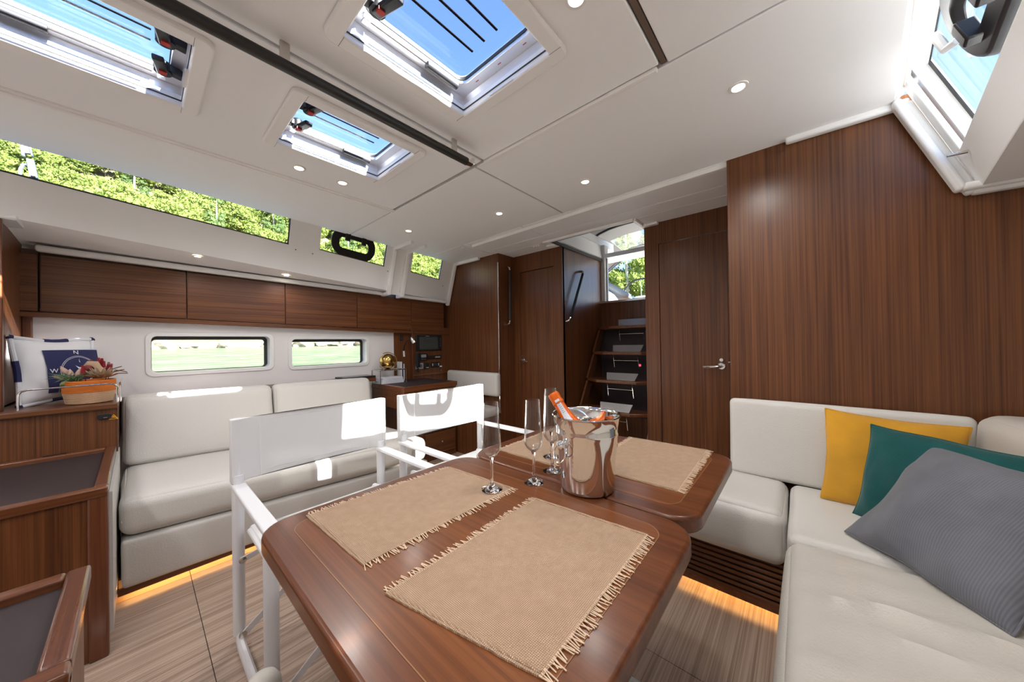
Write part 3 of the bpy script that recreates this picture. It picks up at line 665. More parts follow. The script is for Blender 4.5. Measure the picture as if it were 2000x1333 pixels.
# ================================================================== galley-end cabinets
def tray_chest(name, x0, x1, y0, y1, z, label, g=None):
    t = thing(name, ((x0+x1)/2, (y0+y1)/2, 0), label, 'cabinet', g)
    MB().box(x0, x1-.012, y0+.012, y1, .0, z-.03).build('body', M['woodz'], t, bevel=.002)
    MB().box(x1-.05, x1, y0, y0+.05, .0, z-.012).build('corner_post', M['wood_post'], t, bevel=.008, seg=3)
    MB().box(x0, x1-.03, y0+.035, y1-.03, z-.03, z-.020).build('tray_top', M['lam'], t)
    mb = MB(); mb.box(x0, x1, y0-.004, y0+.034, z-.036, z)
    mb.build('fiddle_rail', M['wood_solid'], t, bevel=.006, seg=3)
    MB().box(x1-.036, x1, y0+.034, y1, z-.036, z).build('fiddle_rail', wood('solid_mahogany_cross', (.085,.026,.012), (.16,.058,.027), 'y', rough=.26, coat=.7), t, bevel=.006, seg=3)
    MB().box(x0, x1-.036, y1-.036, y1, z-.036, z).build('fiddle_rail', M['wood_solid'], t, bevel=.006, seg=3)
    return t
A_ = tray_chest('tray_cabinet', -.75, -.073, 1.972, 2.775, .637, 'dark tray-topped cabinet at the end of the white settee')
MB().box(-.073, -.064, 2.02, 2.9, .06, .60).build('side_pad', M['leather'], A_)
c = on(113, 888, Z=.60); MB().box(-.30, -.23, 2.752, 2.762, .6375, .6405).build('finger_pull', M['black'], A_)
tray_chest('tray_chest', -.72, -.075, .90, 1.305, .632, 'lower corner tray-topped chest standing apart with a glossy side')
# raised locker behind with the shelf
t = thing('shelf_locker', (-.4, 3.05, .64), 'raised veneer locker carrying the basket and compass pillow', 'cabinet')
MB().box(-.85, -.068, 2.785, 3.355, .60, .835).build('body', M['woodz'], t)
MB().box(-.85, -.066, 2.765, 3.358, .835, .864).build('shelf_top', wood('shelf_veneer', WD, WLt, 'x'), t, bevel=.005)
c = on(204, 814, Y=2.783)
sw = MB().poly([Vector((c.x+x, 2.772, c.z+z)) for x, z in [(p.x, p.y) for p in rrect(-.024, .024, -.014, .014, .008)]], (0, .014, 0)).build('socket', M['black'], t, bevel=.002)
MB().box(c.x-.003, c.x+.010, 2.769, 2.774, c.z-.006, c.z-.002).build('slot', M['steel'], sw)
c = on(222, 815, Y=2.783)
st = MB().poly([(c.x-.017, 2.782, c.z-.012), (c.x+.017, 2.782, c.z-.012), (c.x, 2.782, c.z+.015)], (0, .004, 0)).build('warning_sticker', plain('warning_yellow', (.85,.40,.01), .5), t)
MB().ring([Vector((c.x+.013*math.cos(q), 2.7815, c.z-.003+.013*math.sin(q))) for q in (math.radians(90), math.radians(210), math.radians(330))], [Vector((c.x+.010*math.cos(q), 2.7815, c.z-.003+.010*math.sin(q))) for q in (math.radians(90), math.radians(210), math.radians(330))], (0, .001, 0)).build('sticker_print', M['black'], st)
MB().box(c.x-.005, c.x+.005, 2.781, 2.782, c.z-.007, c.z-.003).build('sticker_print', M['black'], st)
t = thing('counter_edge', (-.62, 2.7, .86), 'white counter corner at the galley end of the shelf', 'counter')
MB().box(-.80, -.43, 2.74, 3.35, .866, .89).build('counter_top', M['gel'], t, bevel=.006)
t = thing('shelf_rail', (-.2, 2.80, .865), 'bent chrome rail along the front of the basket shelf', 'rail')
a = on(35, 797, Y=2.80).x; b = on(229, 780, Y=2.80).x
MB().tube([(a, 2.80, .864), (a, 2.80, .94), (a+.008, 2.80, .955), (a+.025, 2.80, .962), (b-.03, 2.80, .968), (b-.008, 2.80, .962), (b, 2.80, .945), (b, 2.80, .864)], .0045, 8).build('rail_tube', M['chrome'], t)
MB().tube([(b+.01, 2.82, .864), (b+.01, 2.82, .955), (b+.01, 2.84, .966), (b+.01, 3.3, .968)], .0045, 8).build('end_tube', M['chrome'], t)

# ================================================================== dining table
TZ = .72
t = thing('dining_table', (.82, .59, 0), 'two-leaf glossy mahogany dining table with burlap placemats', 'table')
def leaf(x0, x1, y0, y1, nm):
    s = MB().poly(rrect(x0, x1, y0, y1, .075, 8, z=TZ-.042), (0, 0, .042)).build(nm, M['table_rim'], t, bevel=.008, seg=3)
    MB().poly(rrect(x0+.058, x1-.058, y0+.058, y1-.058, .045, 8, z=TZ-.003), (0, 0, .0036)).build('top_panel', M['table_top'], s)
    MB().ring(rrect(x0+.0565, x1-.0565, y0+.0565, y1-.0565, .046, 8, z=TZ-.002), rrect(x0+.058, x1-.058, y0+.058, y1-.058, .045, 8, z=TZ-.002), (0, 0, .0028)).build('inlay_line', M['inlay'], s)
    return s
leaf(.183, .848, .185, .990, 'table_leaf'); leaf(.856, 1.452, .192, .988, 'table_leaf')
MB().box(.35, 1.3, .33, .85, .64, TZ-.042).build('apron', M['woodx'], t, bevel=.004)
MB().box(.62, 1.02, .46, .74, .02, .64).build('pedestal', M['woodz'], t, bevel=.01)
MB().box(.55, 1.10, .40, .80, .0, .02).build('foot_plate', M['steel'], t, bevel=.004)

# ================================================================== placemats
def placemat(cs, sides, label, seed):
    """cs: corners near-left.. in order (x0y0, x1y0, x1y1, x0y1); sides: index of frayed edges"""
    rnd = random.Random(seed); z0 = TZ+.0008; N = 26
    c = [Vector((x, y, 0)) for x, y in cs]; mid = sum(c, Vector())/4
    t = thing('placemat', (mid.x, mid.y, TZ), label, 'placemat', 'burlap placemats on the table')
    top = []
    for j in range(N+1):
        for i in range(N+1):
            a, b = i/N, j/N
            p = c[0]*(1-a)*(1-b)+c[1]*a*(1-b)+c[2]*a*b+c[3]*(1-a)*b
            e = min(a, 1-a, b, 1-b)
            z = z0+.0016+.0016*max(0, noise.noise(Vector((p.x*7+seed, p.y*7, 0)))) + (.0012 if e < .03 else 0)
            j2 = .0016*noise.noise(Vector((p.x*40, p.y*40, seed)))
            top.append(Vector((p.x+j2, p.y-j2, z)))
    n = N+1; mb = MB(); fs = [(j*n+i, j*n+i+1, (j+1)*n+i+1, (j+1)*n+i) for j in range(N) for i in range(N)]
    bot = [Vector((p.x, p.y, z0)) for p in top]; m_ = len(top)
    fs += [tuple(k+m_ for k in f[::-1]) for f in fs]
    rim = [i for i in range(n)]+[j*n+N for j in range(1, n)]+[N*n+i for i in range(N-1, -1, -1)]+[j*n for j in range(N-1, 0, -1)]
    fs += [(rim[i], rim[(i+1)%len(rim)], rim[(i+1)%len(rim)]+m_, rim[i]+m_) for i in range(len(rim))]
    mb.add(top+bot, fs); cloth = mb.build('cloth', M['burlap'], t, ang=1.5)
    fr = MB()
    for s in sides:
        p, q = c[s], c[(s+1) % 4]; d = (q-p); L = d.length; d.normalize(); o = Vector((d.y, -d.x, 0))
        if o.dot(mid-p) > 0: o = -o
        for k in range(int(L/.0042)):
            b = p + d*((k+rnd.random())*.0042); l = rnd.uniform(.010, .020)
            w = rnd.uniform(-.45, .45); e = b + (o+d*w).normalized()*l
            b2 = b-o*.004
            fr.bar((b2.x, b2.y, z0+.0025), (e.x, e.y, z0+.0008), .0016, .0012)
    fr.build('fringe', M['fringe'], t, kind='stuff', smooth=False, weld=False)
    for s in (1, 3) if 1 not in sides else (0, 2):
        p, q = c[s]*.97+mid*.03, c[(s+1) % 4]*.97+mid*.03
        MB().tube([(p.x, p.y, z0+.0026), (q.x, q.y, z0+.0026)], .0022, 5).build('hem', M['burlap'], t)
    return t
placemat([(.337, .256), (.742, .260), (.722, .556), (.279, .546)], (0, 2), 'burlap placemat on the forward leaf, on the corner sofa side', 1)
placemat([(.288, .648), (.731, .646), (.716, .926), (.280, .948)], (0, 2), 'burlap placemat on the forward leaf with a flute on its corner', 2)
placemat([(1.007, .268), (1.458, .280), (1.448, .572), (1.010, .560)], (0, 2), 'burlap placemat on the aft leaf, on the corner sofa side', 3)
placemat([(.95, .655), (1.40, .650), (1.40, .925), (.955, .918)], (0, 2), 'burlap placemat on the aft leaf, behind the ice bucket', 4)

# ================================================================== champagne flutes
def flute(p, label):
    t = thing('champagne_flute', p, label, 'glass', 'champagne flutes')
    MB().lathe([(.0305, .0), (.031, .0015), (.024, .004), (.010, .009), (.0052, .018), (.0042, .04), (.0042, .080), (.0058, .090), (.0075, .0945), (1e-5, .097)], p, 32).build('stem', M['crystal'], t, ang=1.2)
    MB().lathe([(.0060, .0945), (.0115, .0975), (.0205, .106), (.0270, .117), (.0285, .127), (.0275, .145), (.0245, .19), (.0212, .252), (.0208, .2535), (.0203, .252), (.0235, .19), (.0265, .145), (.0275, .127), (.0260, .118), (.0195, .108), (.0105, .1), (1e-5, .099)], p, 36).build('bowl', M['thincrystal'], t, ang=1.2)
    return t
def tp(u, v, dz=0): q = on(u, v, Z=TZ+dz); return Vector((q.x, q.y, TZ+dz+.001))
flute(tp(961, 957, .004), 'clear champagne flute standing on the placemat corner')
flute(tp(1043, 943), 'clear champagne flute alone on bare wood before the ice bucket')
flute(tp(1079, 921), 'clear champagne flute right against the ice bucket')
flute(tp(1077, 893, .004), 'clear champagne flute behind the bucket on the far placemat')

# ================================================================== ice bucket and bottle
bp = tp(1147, 953); 
t = thing('ice_bucket', bp, 'polished steel ice bucket with ring handles', 'ice bucket')
po = [(.070, .0), (.0755, .004), (.0775, .012), (.0795, .06), (.0880, .155), (.0905, .164), (.0915, .170), (.0905, .177), (.0965, .212), (.0995, .2155), (.0985, .2185), (.0955, .2175)]
pi = [(.0925, .210), (.0855, .178), (.0775, .06), (.075, .012), (1e-5, .008)]
MB().lathe(po+pi, bp, 56).build('pail', M['chrome'], t, ang=.9)
vw = Vector((-bp.x, -bp.y, 0)).normalized(); sd = Vector((-vw.y, vw.x, 0))
for sg in (1, -1):
    d = (sd*(-.72*sg) + vw*(.69*sg)).normalized()
    kb = bp + d*.0865 + Vector((0, 0, .140))
    k = MB().lathe([(.010, 0), (.011, .006), (.0135, .010), (.0125, .018), (.007, .023), (1e-5, .024)], kb-d*.002, 18, d).build('knob', M['chrome'], t)
    e = d.cross(Vector((0, 0, 1))); c0 = kb + d*.010 + Vector((0, 0, -.022))
    MB().tube([c0 + e*(.024*math.cos(q)) + Vector((0, 0, 1))*(.024*math.sin(q)) + d*(.006*(1-math.sin(q))) for q in [2*math.pi*i/28 for i in range(28)]], .0022, 8, closed=True).build('ring_handle', M['chrome'], k)
tip = on(1079, 768, X=.852); low = on(1121, 838, X=.868)
ax = (tip-low).normalized(); base = tip - ax*.272
t = thing('champagne_bottle', base, 'champagne bottle with orange foil leaning in the ice bucket', 'bottle')
MB().lathe([(.034, 0), (.037, .004), (.037, .12), (.030, .155), (.021, .185), (.0165, .215), (.0155, .22)], base, 28, ax).build('glass_body', M['bottle'], t)
MB().lathe([(.0345, .135), (.0305, .158), (.0218, .186), (.0172, .215), (.0160, .232), (.0176, .234), (.0182, .238), (.0176, .243), (.0165, .246), (.0172, .252), (.0176, .262), (.0160, .270), (.008, .2725), (1e-5, .2725)], base, 24, ax).build('foil', M['foil'], t)
sidev = (-(ax.cross(Vector((0, 0, 1))).cross(ax)).normalized()*-1); tocam = (EYE-tip); tocam = (tocam-ax*tocam.dot(ax)).normalized(); cr = ax.cross(tocam)
mb = MB(); L_ = []
for i in range(9):
    z = .168+i*(.248-.168)/8; r = .0345+(.0305-.0345)*0
    rr = [(.158, .0305), (.186, .0218), (.215, .0172), (.232, .0162), (.246, .0170), (.27, .0172)]
    for (za, ra), (zb2, rb2) in zip(rr, rr[1:]):
        if za <= z <= zb2: r = ra+(rb2-ra)*(z-za)/(zb2-za)
    L_.append((z, r+.0012))
vs = []
for z, r in L_:
    for j in range(5):
        a = (-.42+.84*j/4); vs.append(base+ax*z+(tocam*math.cos(a)+cr*math.sin(a))*r)
mb.add(vs, [(i*5+j, i*5+j+1, (i+1)*5+j+1, (i+1)*5+j) for i in range(8) for j in range(4)])
lo_ = mb.build('neck_label', M['paper'], t); lo_.modifiers.new('solid', 'SOLIDIFY').thickness = .0005
for i in range(12):
    z = .176+i*.0058; r = .0178+max(0, (.2-z))*.16
    MB().bar(base+ax*z+tocam*(r+.0025)-cr*.0045, base+ax*z+tocam*(r+.0025)+cr*(.0045 if i % 3 else .002), .0012, .0004, up=tocam).build('print_line', M['grey'], lo_)

# ================================================================== director chairs
def director_chair(loc, label):
    x, y = loc; t = thing('director_chair', (x, y, 0), label, 'chair', 'white director chairs')
    wm = M['whitemetal']; H = .29; B = .238; Fy = -.235
    for s in (-1, 1):
        MB().tube([(x+s*H, y+B, .04), (x+s*H, y+B, .655)], .024, 14, flat=.8, up=(0,1,0)).build('back_leg', wm, t)
        MB().tube([(x+s*H, y+Fy, .04), (x+s*H, y+Fy, .607)], .024, 14, flat=.8, up=(0,1,0)).build('front_leg', wm, t)
        MB().tube([(x+s*H, y+B, .06), (x+s*H, y+B-.012, .03), (x+s*H, y+B-.05, .0145), (x+s*H, y+Fy+.05, .0145), (x+s*H, y+Fy+.012, .03), (x+s*H, y+Fy, .06)], .0145, 10, flat=1.6).build('runner', wm, t)
        MB().poly(rrect(x+s*H-.022, x+s*H+.022, y+Fy-.045, y+B+.022, .018, z=.605), (0, 0, .018)).build('armrest', wm, t, bevel=.005, seg=3)
        MB().tube([(x+s*(H-.045), y+Fy+.02, .45), (x+s*(H-.045), y+B-.02, .435)], .016, 10).build('seat_tube', wm, t)
        MB().tube([(x+s*H, y+B, .64), (x+s*H, y+B+.004, .868)], .014, 10).build('back_post', wm, t)
        for yy, o in ((B-.03, .004), (Fy+.03, -.004)):
            br = MB().bar((x+s*(H-.0), y+yy+o*s, .045), (x-s*(H-.05), y+yy+o*s, .43), .004, .024, up=(0, 0, 1)).build('cross_bar', wm, t, bevel=.0015)
            MB().lathe([(.013, 0), (.013, .004), (.006, .006), (1e-5, .006)], (x+s*H-s*.005, y+yy-.004, .05), 14, (0, -1, 0)).build('bolt', M['steel'], br)
        lk = MB().bar((x+s*H, y+B-.035, .335), (x+s*.06, y+B-.035, .375), .004, .022).build('brace_link', wm, t, bevel=.0015)
        MB().lathe([(.012, 0), (.012, .004), (.005, .006), (1e-5, .006)], (x+s*H-s*.006, y+B-.038, .336), 14, (0, -1, 0)).build('bolt', M['steel'], lk)
    MB().rbox([(x+a*(H-.02), y+(Fy+.03 if b < 0 else B-.03), .438+c*.009) for c in (-1, 1) for b in (-1, 1) for a in (-1, 1)], .008, (0, 0, -.004), 8, 2).build('seat_sling', M['whitefab'], t)
    # back sling: sleeve around both posts, slightly bowed
    N = 20; mb = MB(); pr = []
    for i in range(N+1):
        a = -1+2*i/N; xx = x+a*(H+.022)
        bow = .018*(1-a*a)
        th = .018 if abs(a) > .84 else .0025
        pr.append((xx, y+B+.003+bow, th))
    z0, z1 = .626, .872
    loop = [(xx, yy-th) for xx, yy, th in pr]+[(xx, yy+th) for xx, yy, th in pr[::-1]]
    mb.poly([(a, b, z0) for a, b in loop], (0, 0, z1-z0))
    sl_ = mb.build('back_sling', M['whitefab'], t, bevel=.003)
    for zz in (z0+.022, z1-.02):
        MB().tube([(xx, yy-th-.0008, zz) for xx, yy, th in pr[4:-4]], .0011, 4).build('stitch_line', M['white'], sl_)
    for i in (3, -4):
        MB().box(pr[i][0]-.001, pr[i][0]+.001, pr[i][1]-.019, pr[i][1]-.0165, z0+.004, z1-.004).build('stitch_line', M['white'], sl_)
    return t
director_chair((.548, 1.422), 'white director chair tucked in beside the tray cabinet end')
director_chair((1.256, 1.422), 'white director chair in front of the chart table')
# rounded upholstered post at the forward table end
p = on(518, 1316, Z=.44)
t = thing('padded_post', (p.x-.005, p.y, 0), 'beige leather-wrapped post at the forward end of the table', 'post')
MB().lathe([(.036, 0), (.036, .40), (.034, .418), (.026, .433), (.013, .441), (1e-5, .443)], wloc(t), 24).build('padding', M['leather2'], t)
MB().lathe([(.05, 0), (.05, .012), (.04, .016)], wloc(t), 24).build('foot', M['steel'], t)

# ================================================================== corner sofa
t = thing('corner_sofa', (1.4, -.2, 0), 'cream leather corner sofa along the veneer bulkhead', 'sofa')
def folds(w, ax, sg):
    if ax != 2 or sg < 0: return 0
    x, y = w[0], w[1]
    k = noise.noise(Vector((x*5, y*1.2, 4)))
    f = max(0, math.sin((x*.9+y*.22+.05*noise.noise(Vector((x*3, y*3, 1))))*62))**3
    return .017*f*max(0, .45+k) + .009*noise.noise(Vector((x*2.4, y*3, 2)))
bx = lambda x0, x1, y0, y1, z0, z1: [(x, y, z) for z in (z0, z1) for y in (y0, y1) for x in (x0, x1)]
MB().rbox(bx(1.655, 2.08, .056, .50, .245, .462), .045, (.012, 0, .018), 8, 5, wr=.004).build('seat_cushion', M['leather'], t)
MB().rbox(bx(1.505, 2.06, -.70, .05, .25, .460), .03, (0, .004, .014), 20, 5, wr=.006).build('seat_cushion', M['leather'], t)
MB().rbox(bx(.25, 1.50, -.70, .052, .20, .458), .045, (0, .010, .020), 44, 5, disp=folds).build('seat_cushion', M['leather2'], t)
MB().rbox([(2.030+ (.02 if c else 0) if a == 0 else 2.092, b, .462 if c == 0 else .842) for c in (0, 1) for b in (-.487, .292) for a in (0, 1)], .024, (.010, 0, .003), 10, 5, wr=.002).build('back_cushion', M['leather'], t)
MB().rbox([(x, -.95 if k == 0 else (-.70 if x < 1 else -.462)-.02*yb, z) for z, yb in ((.462, 0), (.86, 1)) for k in (0, 1) for x in (.25, 2.085)], .045, (0, .02, .012), 10, 5).build('back_cushion', M['leather2'], t)
MB().box(1.78, 2.1, .06, .47, .0, .25).build('base_box', M['gap'], t)
MB().box(.30, 1.72, -1.2, -.02, .0, .20).build('base_box', M['woodx'], t)
gr = MB().box(1.712, 1.722, .045, .475, .045, .255).build('grille', M['gasket'], t)  # black sheet stands in for the shade of the void behind the slats
sl0 = None
for k in range(8):
    z = .072+k*.0235
    if sl0 is None:
        sl0 = MB().box(1.698, 1.714, .045, .475, z-.0075, z+.0075).build('slat', wood('slat_veneer', WD, WLt, 'y'), gr, bevel=.003)
    else:
        s = sl0.copy(); COL.objects.link(s); s.parent = gr; s.location = (0, 0, k*.0235)
MB().box(1.700, 1.715, .045, .475, .036, .064).build('grille_foot', M['wood_solid'], t)
MB().box(1.752, 1.765, .05, .47, .054, .062).build('led_strip', M['led'], t)

# ================================================================== throw pillows
def pillow(name, centre, xa, ya, w, h, th, mat, label, pipe=None, droop=.0, seed=0, group='throw pillows on the corner sofa', build_extra=None):
    xa = Vector(xa).normalized(); ya = Vector(ya); ya = (ya-xa*ya.dot(xa)).normalized(); za = xa.cross(ya)
    t = thing(name, centre, label, 'pillow', group)
    R = Matrix((xa, ya, za)).transposed()
    N = 30
    def outline(u, v):
        a = w/2*u*(1-.075*(1-v*v)); b = h/2*v*(1-.06*(1-u*u))
        return (a+.010*noise.noise(Vector((a*6, b*6, seed*1.7))), b+.012*noise.noise(Vector((a*6, b*6, seed*2.9+5))))
    def P(u, v, s):
        x, y = outline(u, v)
        k = max(0, 1-u*u)*max(0, 1-v*v)
        z = s*th/2*(k**.5)
        z += .016*noise.noise(Vector((x*8+seed, y*8, s)))*min(1, k*6) + .006*noise.noise(Vector((x*24+seed, y*18, s*3)))*min(1, k*6)
        y2 = y - droop*k
        return Vector((x, y2, z))
    mb = MB(); n = N+1
    for s in (1, -1):
        vs = [P(math.sin(math.pi/2*(-1+2*i/N)), math.sin(math.pi/2*(-1+2*j/N)), s) for j in range(n) for i in range(n)]
        mb.add(vs, [(j*n+i, j*n+i+1, (j+1)*n+i+1, (j+1)*n+i) for j in range(N) for i in range(N)])
    mb.v = [Vector(p)+Vector(centre) for p in mb.v]
    o = mb.build('cover', mat, t, ang=3)
    edge = [outline(math.sin(math.pi/2*(-1+2*i/N)), -1) for i in range(N)]+[outline(1, math.sin(math.pi/2*(-1+2*i/N))) for i in range(N)]
    edge = edge + [outline(math.sin(math.pi/2*(1-2*i/N)), 1) for i in range(N)] + [outline(-1, math.sin(math.pi/2*(1-2*i/N))) for i in range(N)]
    if pipe is not None:
        MB().tube([Vector((a, b, 0))+Vector(centre) for a, b in edge], .0035, 6, closed=True).build('piping', pipe, t)
    if build_extra: build_extra(t, P, outline, Vector(centre))
    t.rotation_euler = R.to_euler()
    return t
def corner_pillow(name, pbl, ptl, ptr, mat, label, th, seed, pipe, grow=1.0, h=None):
    """pillow from three corner points: bottom-left, top-left, top-right (3D)"""
    xa = ptr-ptl; ya = ptl-pbl; c = (pbl+ptr)/2
    return pillow(name, c, xa, ya, xa.length*grow, ya.length*grow, th, mat, label, pipe, .0, seed)
# mustard: leans on the back cushion
ybl, ytl, ytr = on(1602, 972, X=1.91), on(1616, 800, X=2.00), on(1897, 838, X=2.0)
corner_pillow('throw_pillow', ybl, ytl, ytr, M['yellow'], 'mustard yellow velvet pillow leaning on the sofa back', .13, 3, M['yellow'], 1.02)
tbl, ttl = on(1655, 998, Z=.475), on(1716, 834, X=1.90); ttr = ttl + Vector((-.23, -.40, -.02))
corner_pillow('throw_pillow', tbl, ttl, ttr, M['teal'], 'dark teal corduroy pillow between the other two pillows', .15, 8, M['teal'], 1.02)
gbl, gtl = on(1664, 1046, Z=.478), on(1812, 872, X=1.80); gbr = on(1990, 1243, Z=.478)
gtr = gtl + (gbr-gbl)*1.02
corner_pillow('throw_pillow', gbl, gtl, gtr, M['greycord'], 'large slate grey corduroy pillow at the front of the pile', .18, 21, M['greycord'], 1.02)

# ================================================================== compass pillow
def text_mesh(s, size, extr=.0006):
    cu = bpy.data.curves.new('txt', 'FONT'); cu.body = s; cu.size = size; cu.align_x = 'CENTER'; cu.align_y = 'CENTER'; cu.extrude = extr
    o = bpy.data.objects.new('txt', cu); COL.objects.link(o)
    bpy.context.view_layer.update(); dg = bpy.context.evaluated_depsgraph_get()
    me = bpy.data.meshes.new_from_object(o.evaluated_get(dg)); bpy.data.objects.remove(o); return me
def compass(t, P, outline, c):
    def surf(x, y, off=.002):                        # point on the front face
        u, v = x/(.19*1.0), y/(.18*1.0); u = max(-.99, min(.99, u)); v = max(-.99, min(.99, v))
        return Vector((x, y, P(u, v, 1).z+off))
    N = 14; mb = MB(); x0, x1, y0, y1 = -.085, .165, -.125, .105
    vs = [surf(x0+(x1-x0)*i/N, y0+(y1-y0)*j/N, .0015)+c for j in range(N+1) for i in range(N+1)]
    mb.add(vs, [(j*(N+1)+i, j*(N+1)+i+1, (j+1)*(N+1)+i+1, (j+1)*(N+1)+i) for j in range(N) for i in range(N)])
    nv = mb.build('navy_panel', M['navy'], t)
    cx, cy = .045, -.01
    for r in (.078, .072):
        MB().tube([surf(cx+r*math.cos(q), cy+r*math.sin(q), .003)+c for q in [2*math.pi*i/40 for i in range(40)]], .0011, 5, closed=True).build('compass_ring', M['paper'], nv)
    star = MB()
    for k in range(8):
        a = k*math.pi/4; L = .062 if k % 2 == 0 else .034; b = a+math.pi/2
        star.add([surf(cx+L*math.cos(a), cy+L*math.sin(a), .003)+c, surf(cx+.007*math.cos(b), cy+.007*math.sin(b), .003)+c, surf(cx-.007*math.cos(b), cy-.007*math.sin(b), .003)+c], [(0, 1, 2)])
    star.build('compass_star', M['paper'], nv)
    for s, dx, dy in (('N', 0, .098), ('W', -.105, 0)):
        me = text_mesh(s, .032); q = surf(cx+dx, cy+dy, .004)
        o = bpy.data.objects.new('letter', me); COL.objects.link(o); me.materials.append(M['paper']); o.parent = nv; o.location = q
    for d, dd in (((-1, 0), .065), ((0, 1), .07)):
        pass
    e = [outline(math.sin(math.pi/2*(-1+2*i/30)), -1) for i in range(30)]+[outline(1, math.sin(math.pi/2*(-1+2*i/30))) for i in range(30)]
    e = e + [outline(math.sin(math.pi/2*(1-2*i/30)), 1) for i in range(30)]+[outline(-1, math.sin(math.pi/2*(1-2*i/30))) for i in range(30)]
    rp_ = MB().tube([Vector((a, b, .012))+c for a, b in e], .009, 8, closed=True).build('rope_edge', M['rope'], t)
    for k in (0, 15, 30, 45, 60, 75, 90, 105):
        p0 = [Vector((e[(k+d) % 120][0], e[(k+d) % 120][1], .012))+c for d in (-3, -1, 1, 3)]
        MB().tube(p0, .0115, 8).build('rope_band', M['navy'], rp_)
cpos = on(93, 737, Y=3.10)+Vector((.028, 0, .036))
cp = pillow('compass_pillow', cpos, Vector((.72, .66, .0)), Vector((-.07, .10, 1)), .335, .345, .14, M['cotton'], 'white pillow with navy compass print and rope edging', None, 0, 5, None, compass)

# ================================================================== basket of dried flowers
bc = Vector((-.168, 2.922, .865))
t = thing('flower_basket', bc, 'oval jute basket with orange band and dried flowers', 'basket')
el = dict(xs=.86, ys=.98, n=36)
prof = []
for i in range(10):
    z = .002+i*.0062; prof += [(.093+.012*(i/9), z), (.0955+.012*(i/9), z+.003)]
MB().lathe(prof + [(.100, .064), (.088, .06), (.085, .005), (1e-5, .004)], bc, **el).build('woven_body', M['jute'], t)
prof = []
for i in range(9):
    z = .060+i*.0065; prof += [(.106+.002*math.sin(i/8*3), z), (.1085, z+.0032)]
MB().lathe(prof + [(.107, .121), (.100, .122), (.097, .115), (.097, .062)], bc, **el).build('orange_band', M['orange'], t)
MB().lathe([(1e-5, .088), (.097, .085)], bc, **el).build('moss_bed', plain('dry_moss', (.10,.075,.04), .9, bump=.8, bscale=60), t)
bs = lambda x, y, z: bc+Vector((x*.70, y, z+.022))
rn = random.Random(5)
crim = plain('crimson_flower', (.30,.012,.022), .8); grn = plain('sage_green_leaf', (.13,.22,.10), .7); pnk = plain('dry_pink_bract', (.50,.34,.28), .7); brn = plain('dry_brown_petal', (.30,.12,.035), .6); tan_ = plain('dry_tan_leaf', (.42,.29,.18), .7)
def spike(p, d, L, r):
    mb = MB(); d = Vector(d).normalized(); p = Vector(p)
    n = 9; mb.tube([p-d*.05, p], .0018, 5)
    for i in range(n):
        f = i/n; rr = r*(1-.55*f); a = i*2.4
        for k in range(4):
            b = a+k*math.pi/2; o = d.orthogonal().normalized(); o = Matrix.Rotation(b, 3, d) @ o
            mb.ball(p+d*(L*f)+o*rr*.55, rr*.55, 6)
    return mb
for i, (dx, dy, h_, L) in enumerate(((.02,.02,.175,.05),(.052,.03,.18,.055),(.075,.035,.165,.05),(.095,.03,.15,.06),(.108,.02,.145,.055),(-.015,.0,.15,.045),(.066,.045,.19,.04))):
    spike(bs(dx-.01, dy-.02, h_-.012), (.18*(dx-.04)/.08, .0, 1), L, .0105).build('crimson_spike', crim, t, smooth=True)
def petal(mb, c, d, L, w, lift):
    d = Vector(d).normalized(); s = d.cross(Vector((0, 0, 1))).normalized(); u = Vector((0, 0, 1))
    c = Vector(c); pts = []
    for i in range(5):
        f = i/4; ww = w*math.sin(math.pi*(.12+.86*f))
        q = c+d*(L*f)+u*(lift*f*f)
        pts += [q-s*ww/2+u*.004, q, q+s*ww/2+u*.004]
    mb.add(pts, [(i*3+j, i*3+j+1, (i+1)*3+j+1, (i+1)*3+j) for i in range(4) for j in range(2)])
# big dried protea
fc = bs(.058, -.045, .108); fl_ = None
for ring_, (n, L, lf, rr) in enumerate(((14, .050, .012, .012), (12, .044, .028, .010), (10, .034, .036, .006))):
    for k in range(n):
        a = 2*math.pi*(k+.5*ring_)/n; mb = MB(); d = Vector((math.cos(a), math.sin(a), .15))
        petal(mb, fc+Vector((rr*math.cos(a), rr*math.sin(a), ring_*.007)), d, L, .018, lf)
        pe = mb.build('protea_petal', brn if ring_ < 1 else tan_, t); pe.modifiers.new('s', 'SOLIDIFY').thickness = .0012
MB().ball(fc+Vector((0, 0, .024)), .022, 14, sz=.7).build('protea_heart', tan_, t)
mb = MB()
for k in range(70):
    a = rn.uniform(math.pi*.95, math.pi*1.85); L = rn.uniform(.045, .085); p0 = bs(-.07+rn.uniform(-.03, .03), -.02+rn.uniform(-.03, .03), .10)
    d = Vector((math.cos(a), math.sin(a), rn.uniform(.1, .9))).normalized(); q = p0+d*L
    mb.tube([p0, p0+d*L*.5+Vector((0, 0, .01)), q-Vector((0, 0, .012*rn.random()))], [.0016, .0014, .0005], 4)
mb.build('green_grass', grn, t, kind='stuff')
for k, (dx, dy, dz, ax_) in enumerate(((-.11, -.0, .155, (-.5, 0, 1)), (-.085, -.01, .135, (-.1, -.2, 1)), (-.055, -.01, .138, (.2, -.2, 1)), (-.118, 0, .125, (-1, 0, .4)), (-.03, .0, .14, (.5, 0, .8)))):
    p0 = bs(dx, dy, dz-.01); A = Vector(ax_).normalized()
    MB().lathe([(.002, -.03), (.004, -.012), (.0105, 0), (.0115, .012), (.007, .028), (1e-5, .042)], p0, 10, A).build('seed_bract', pnk, t)
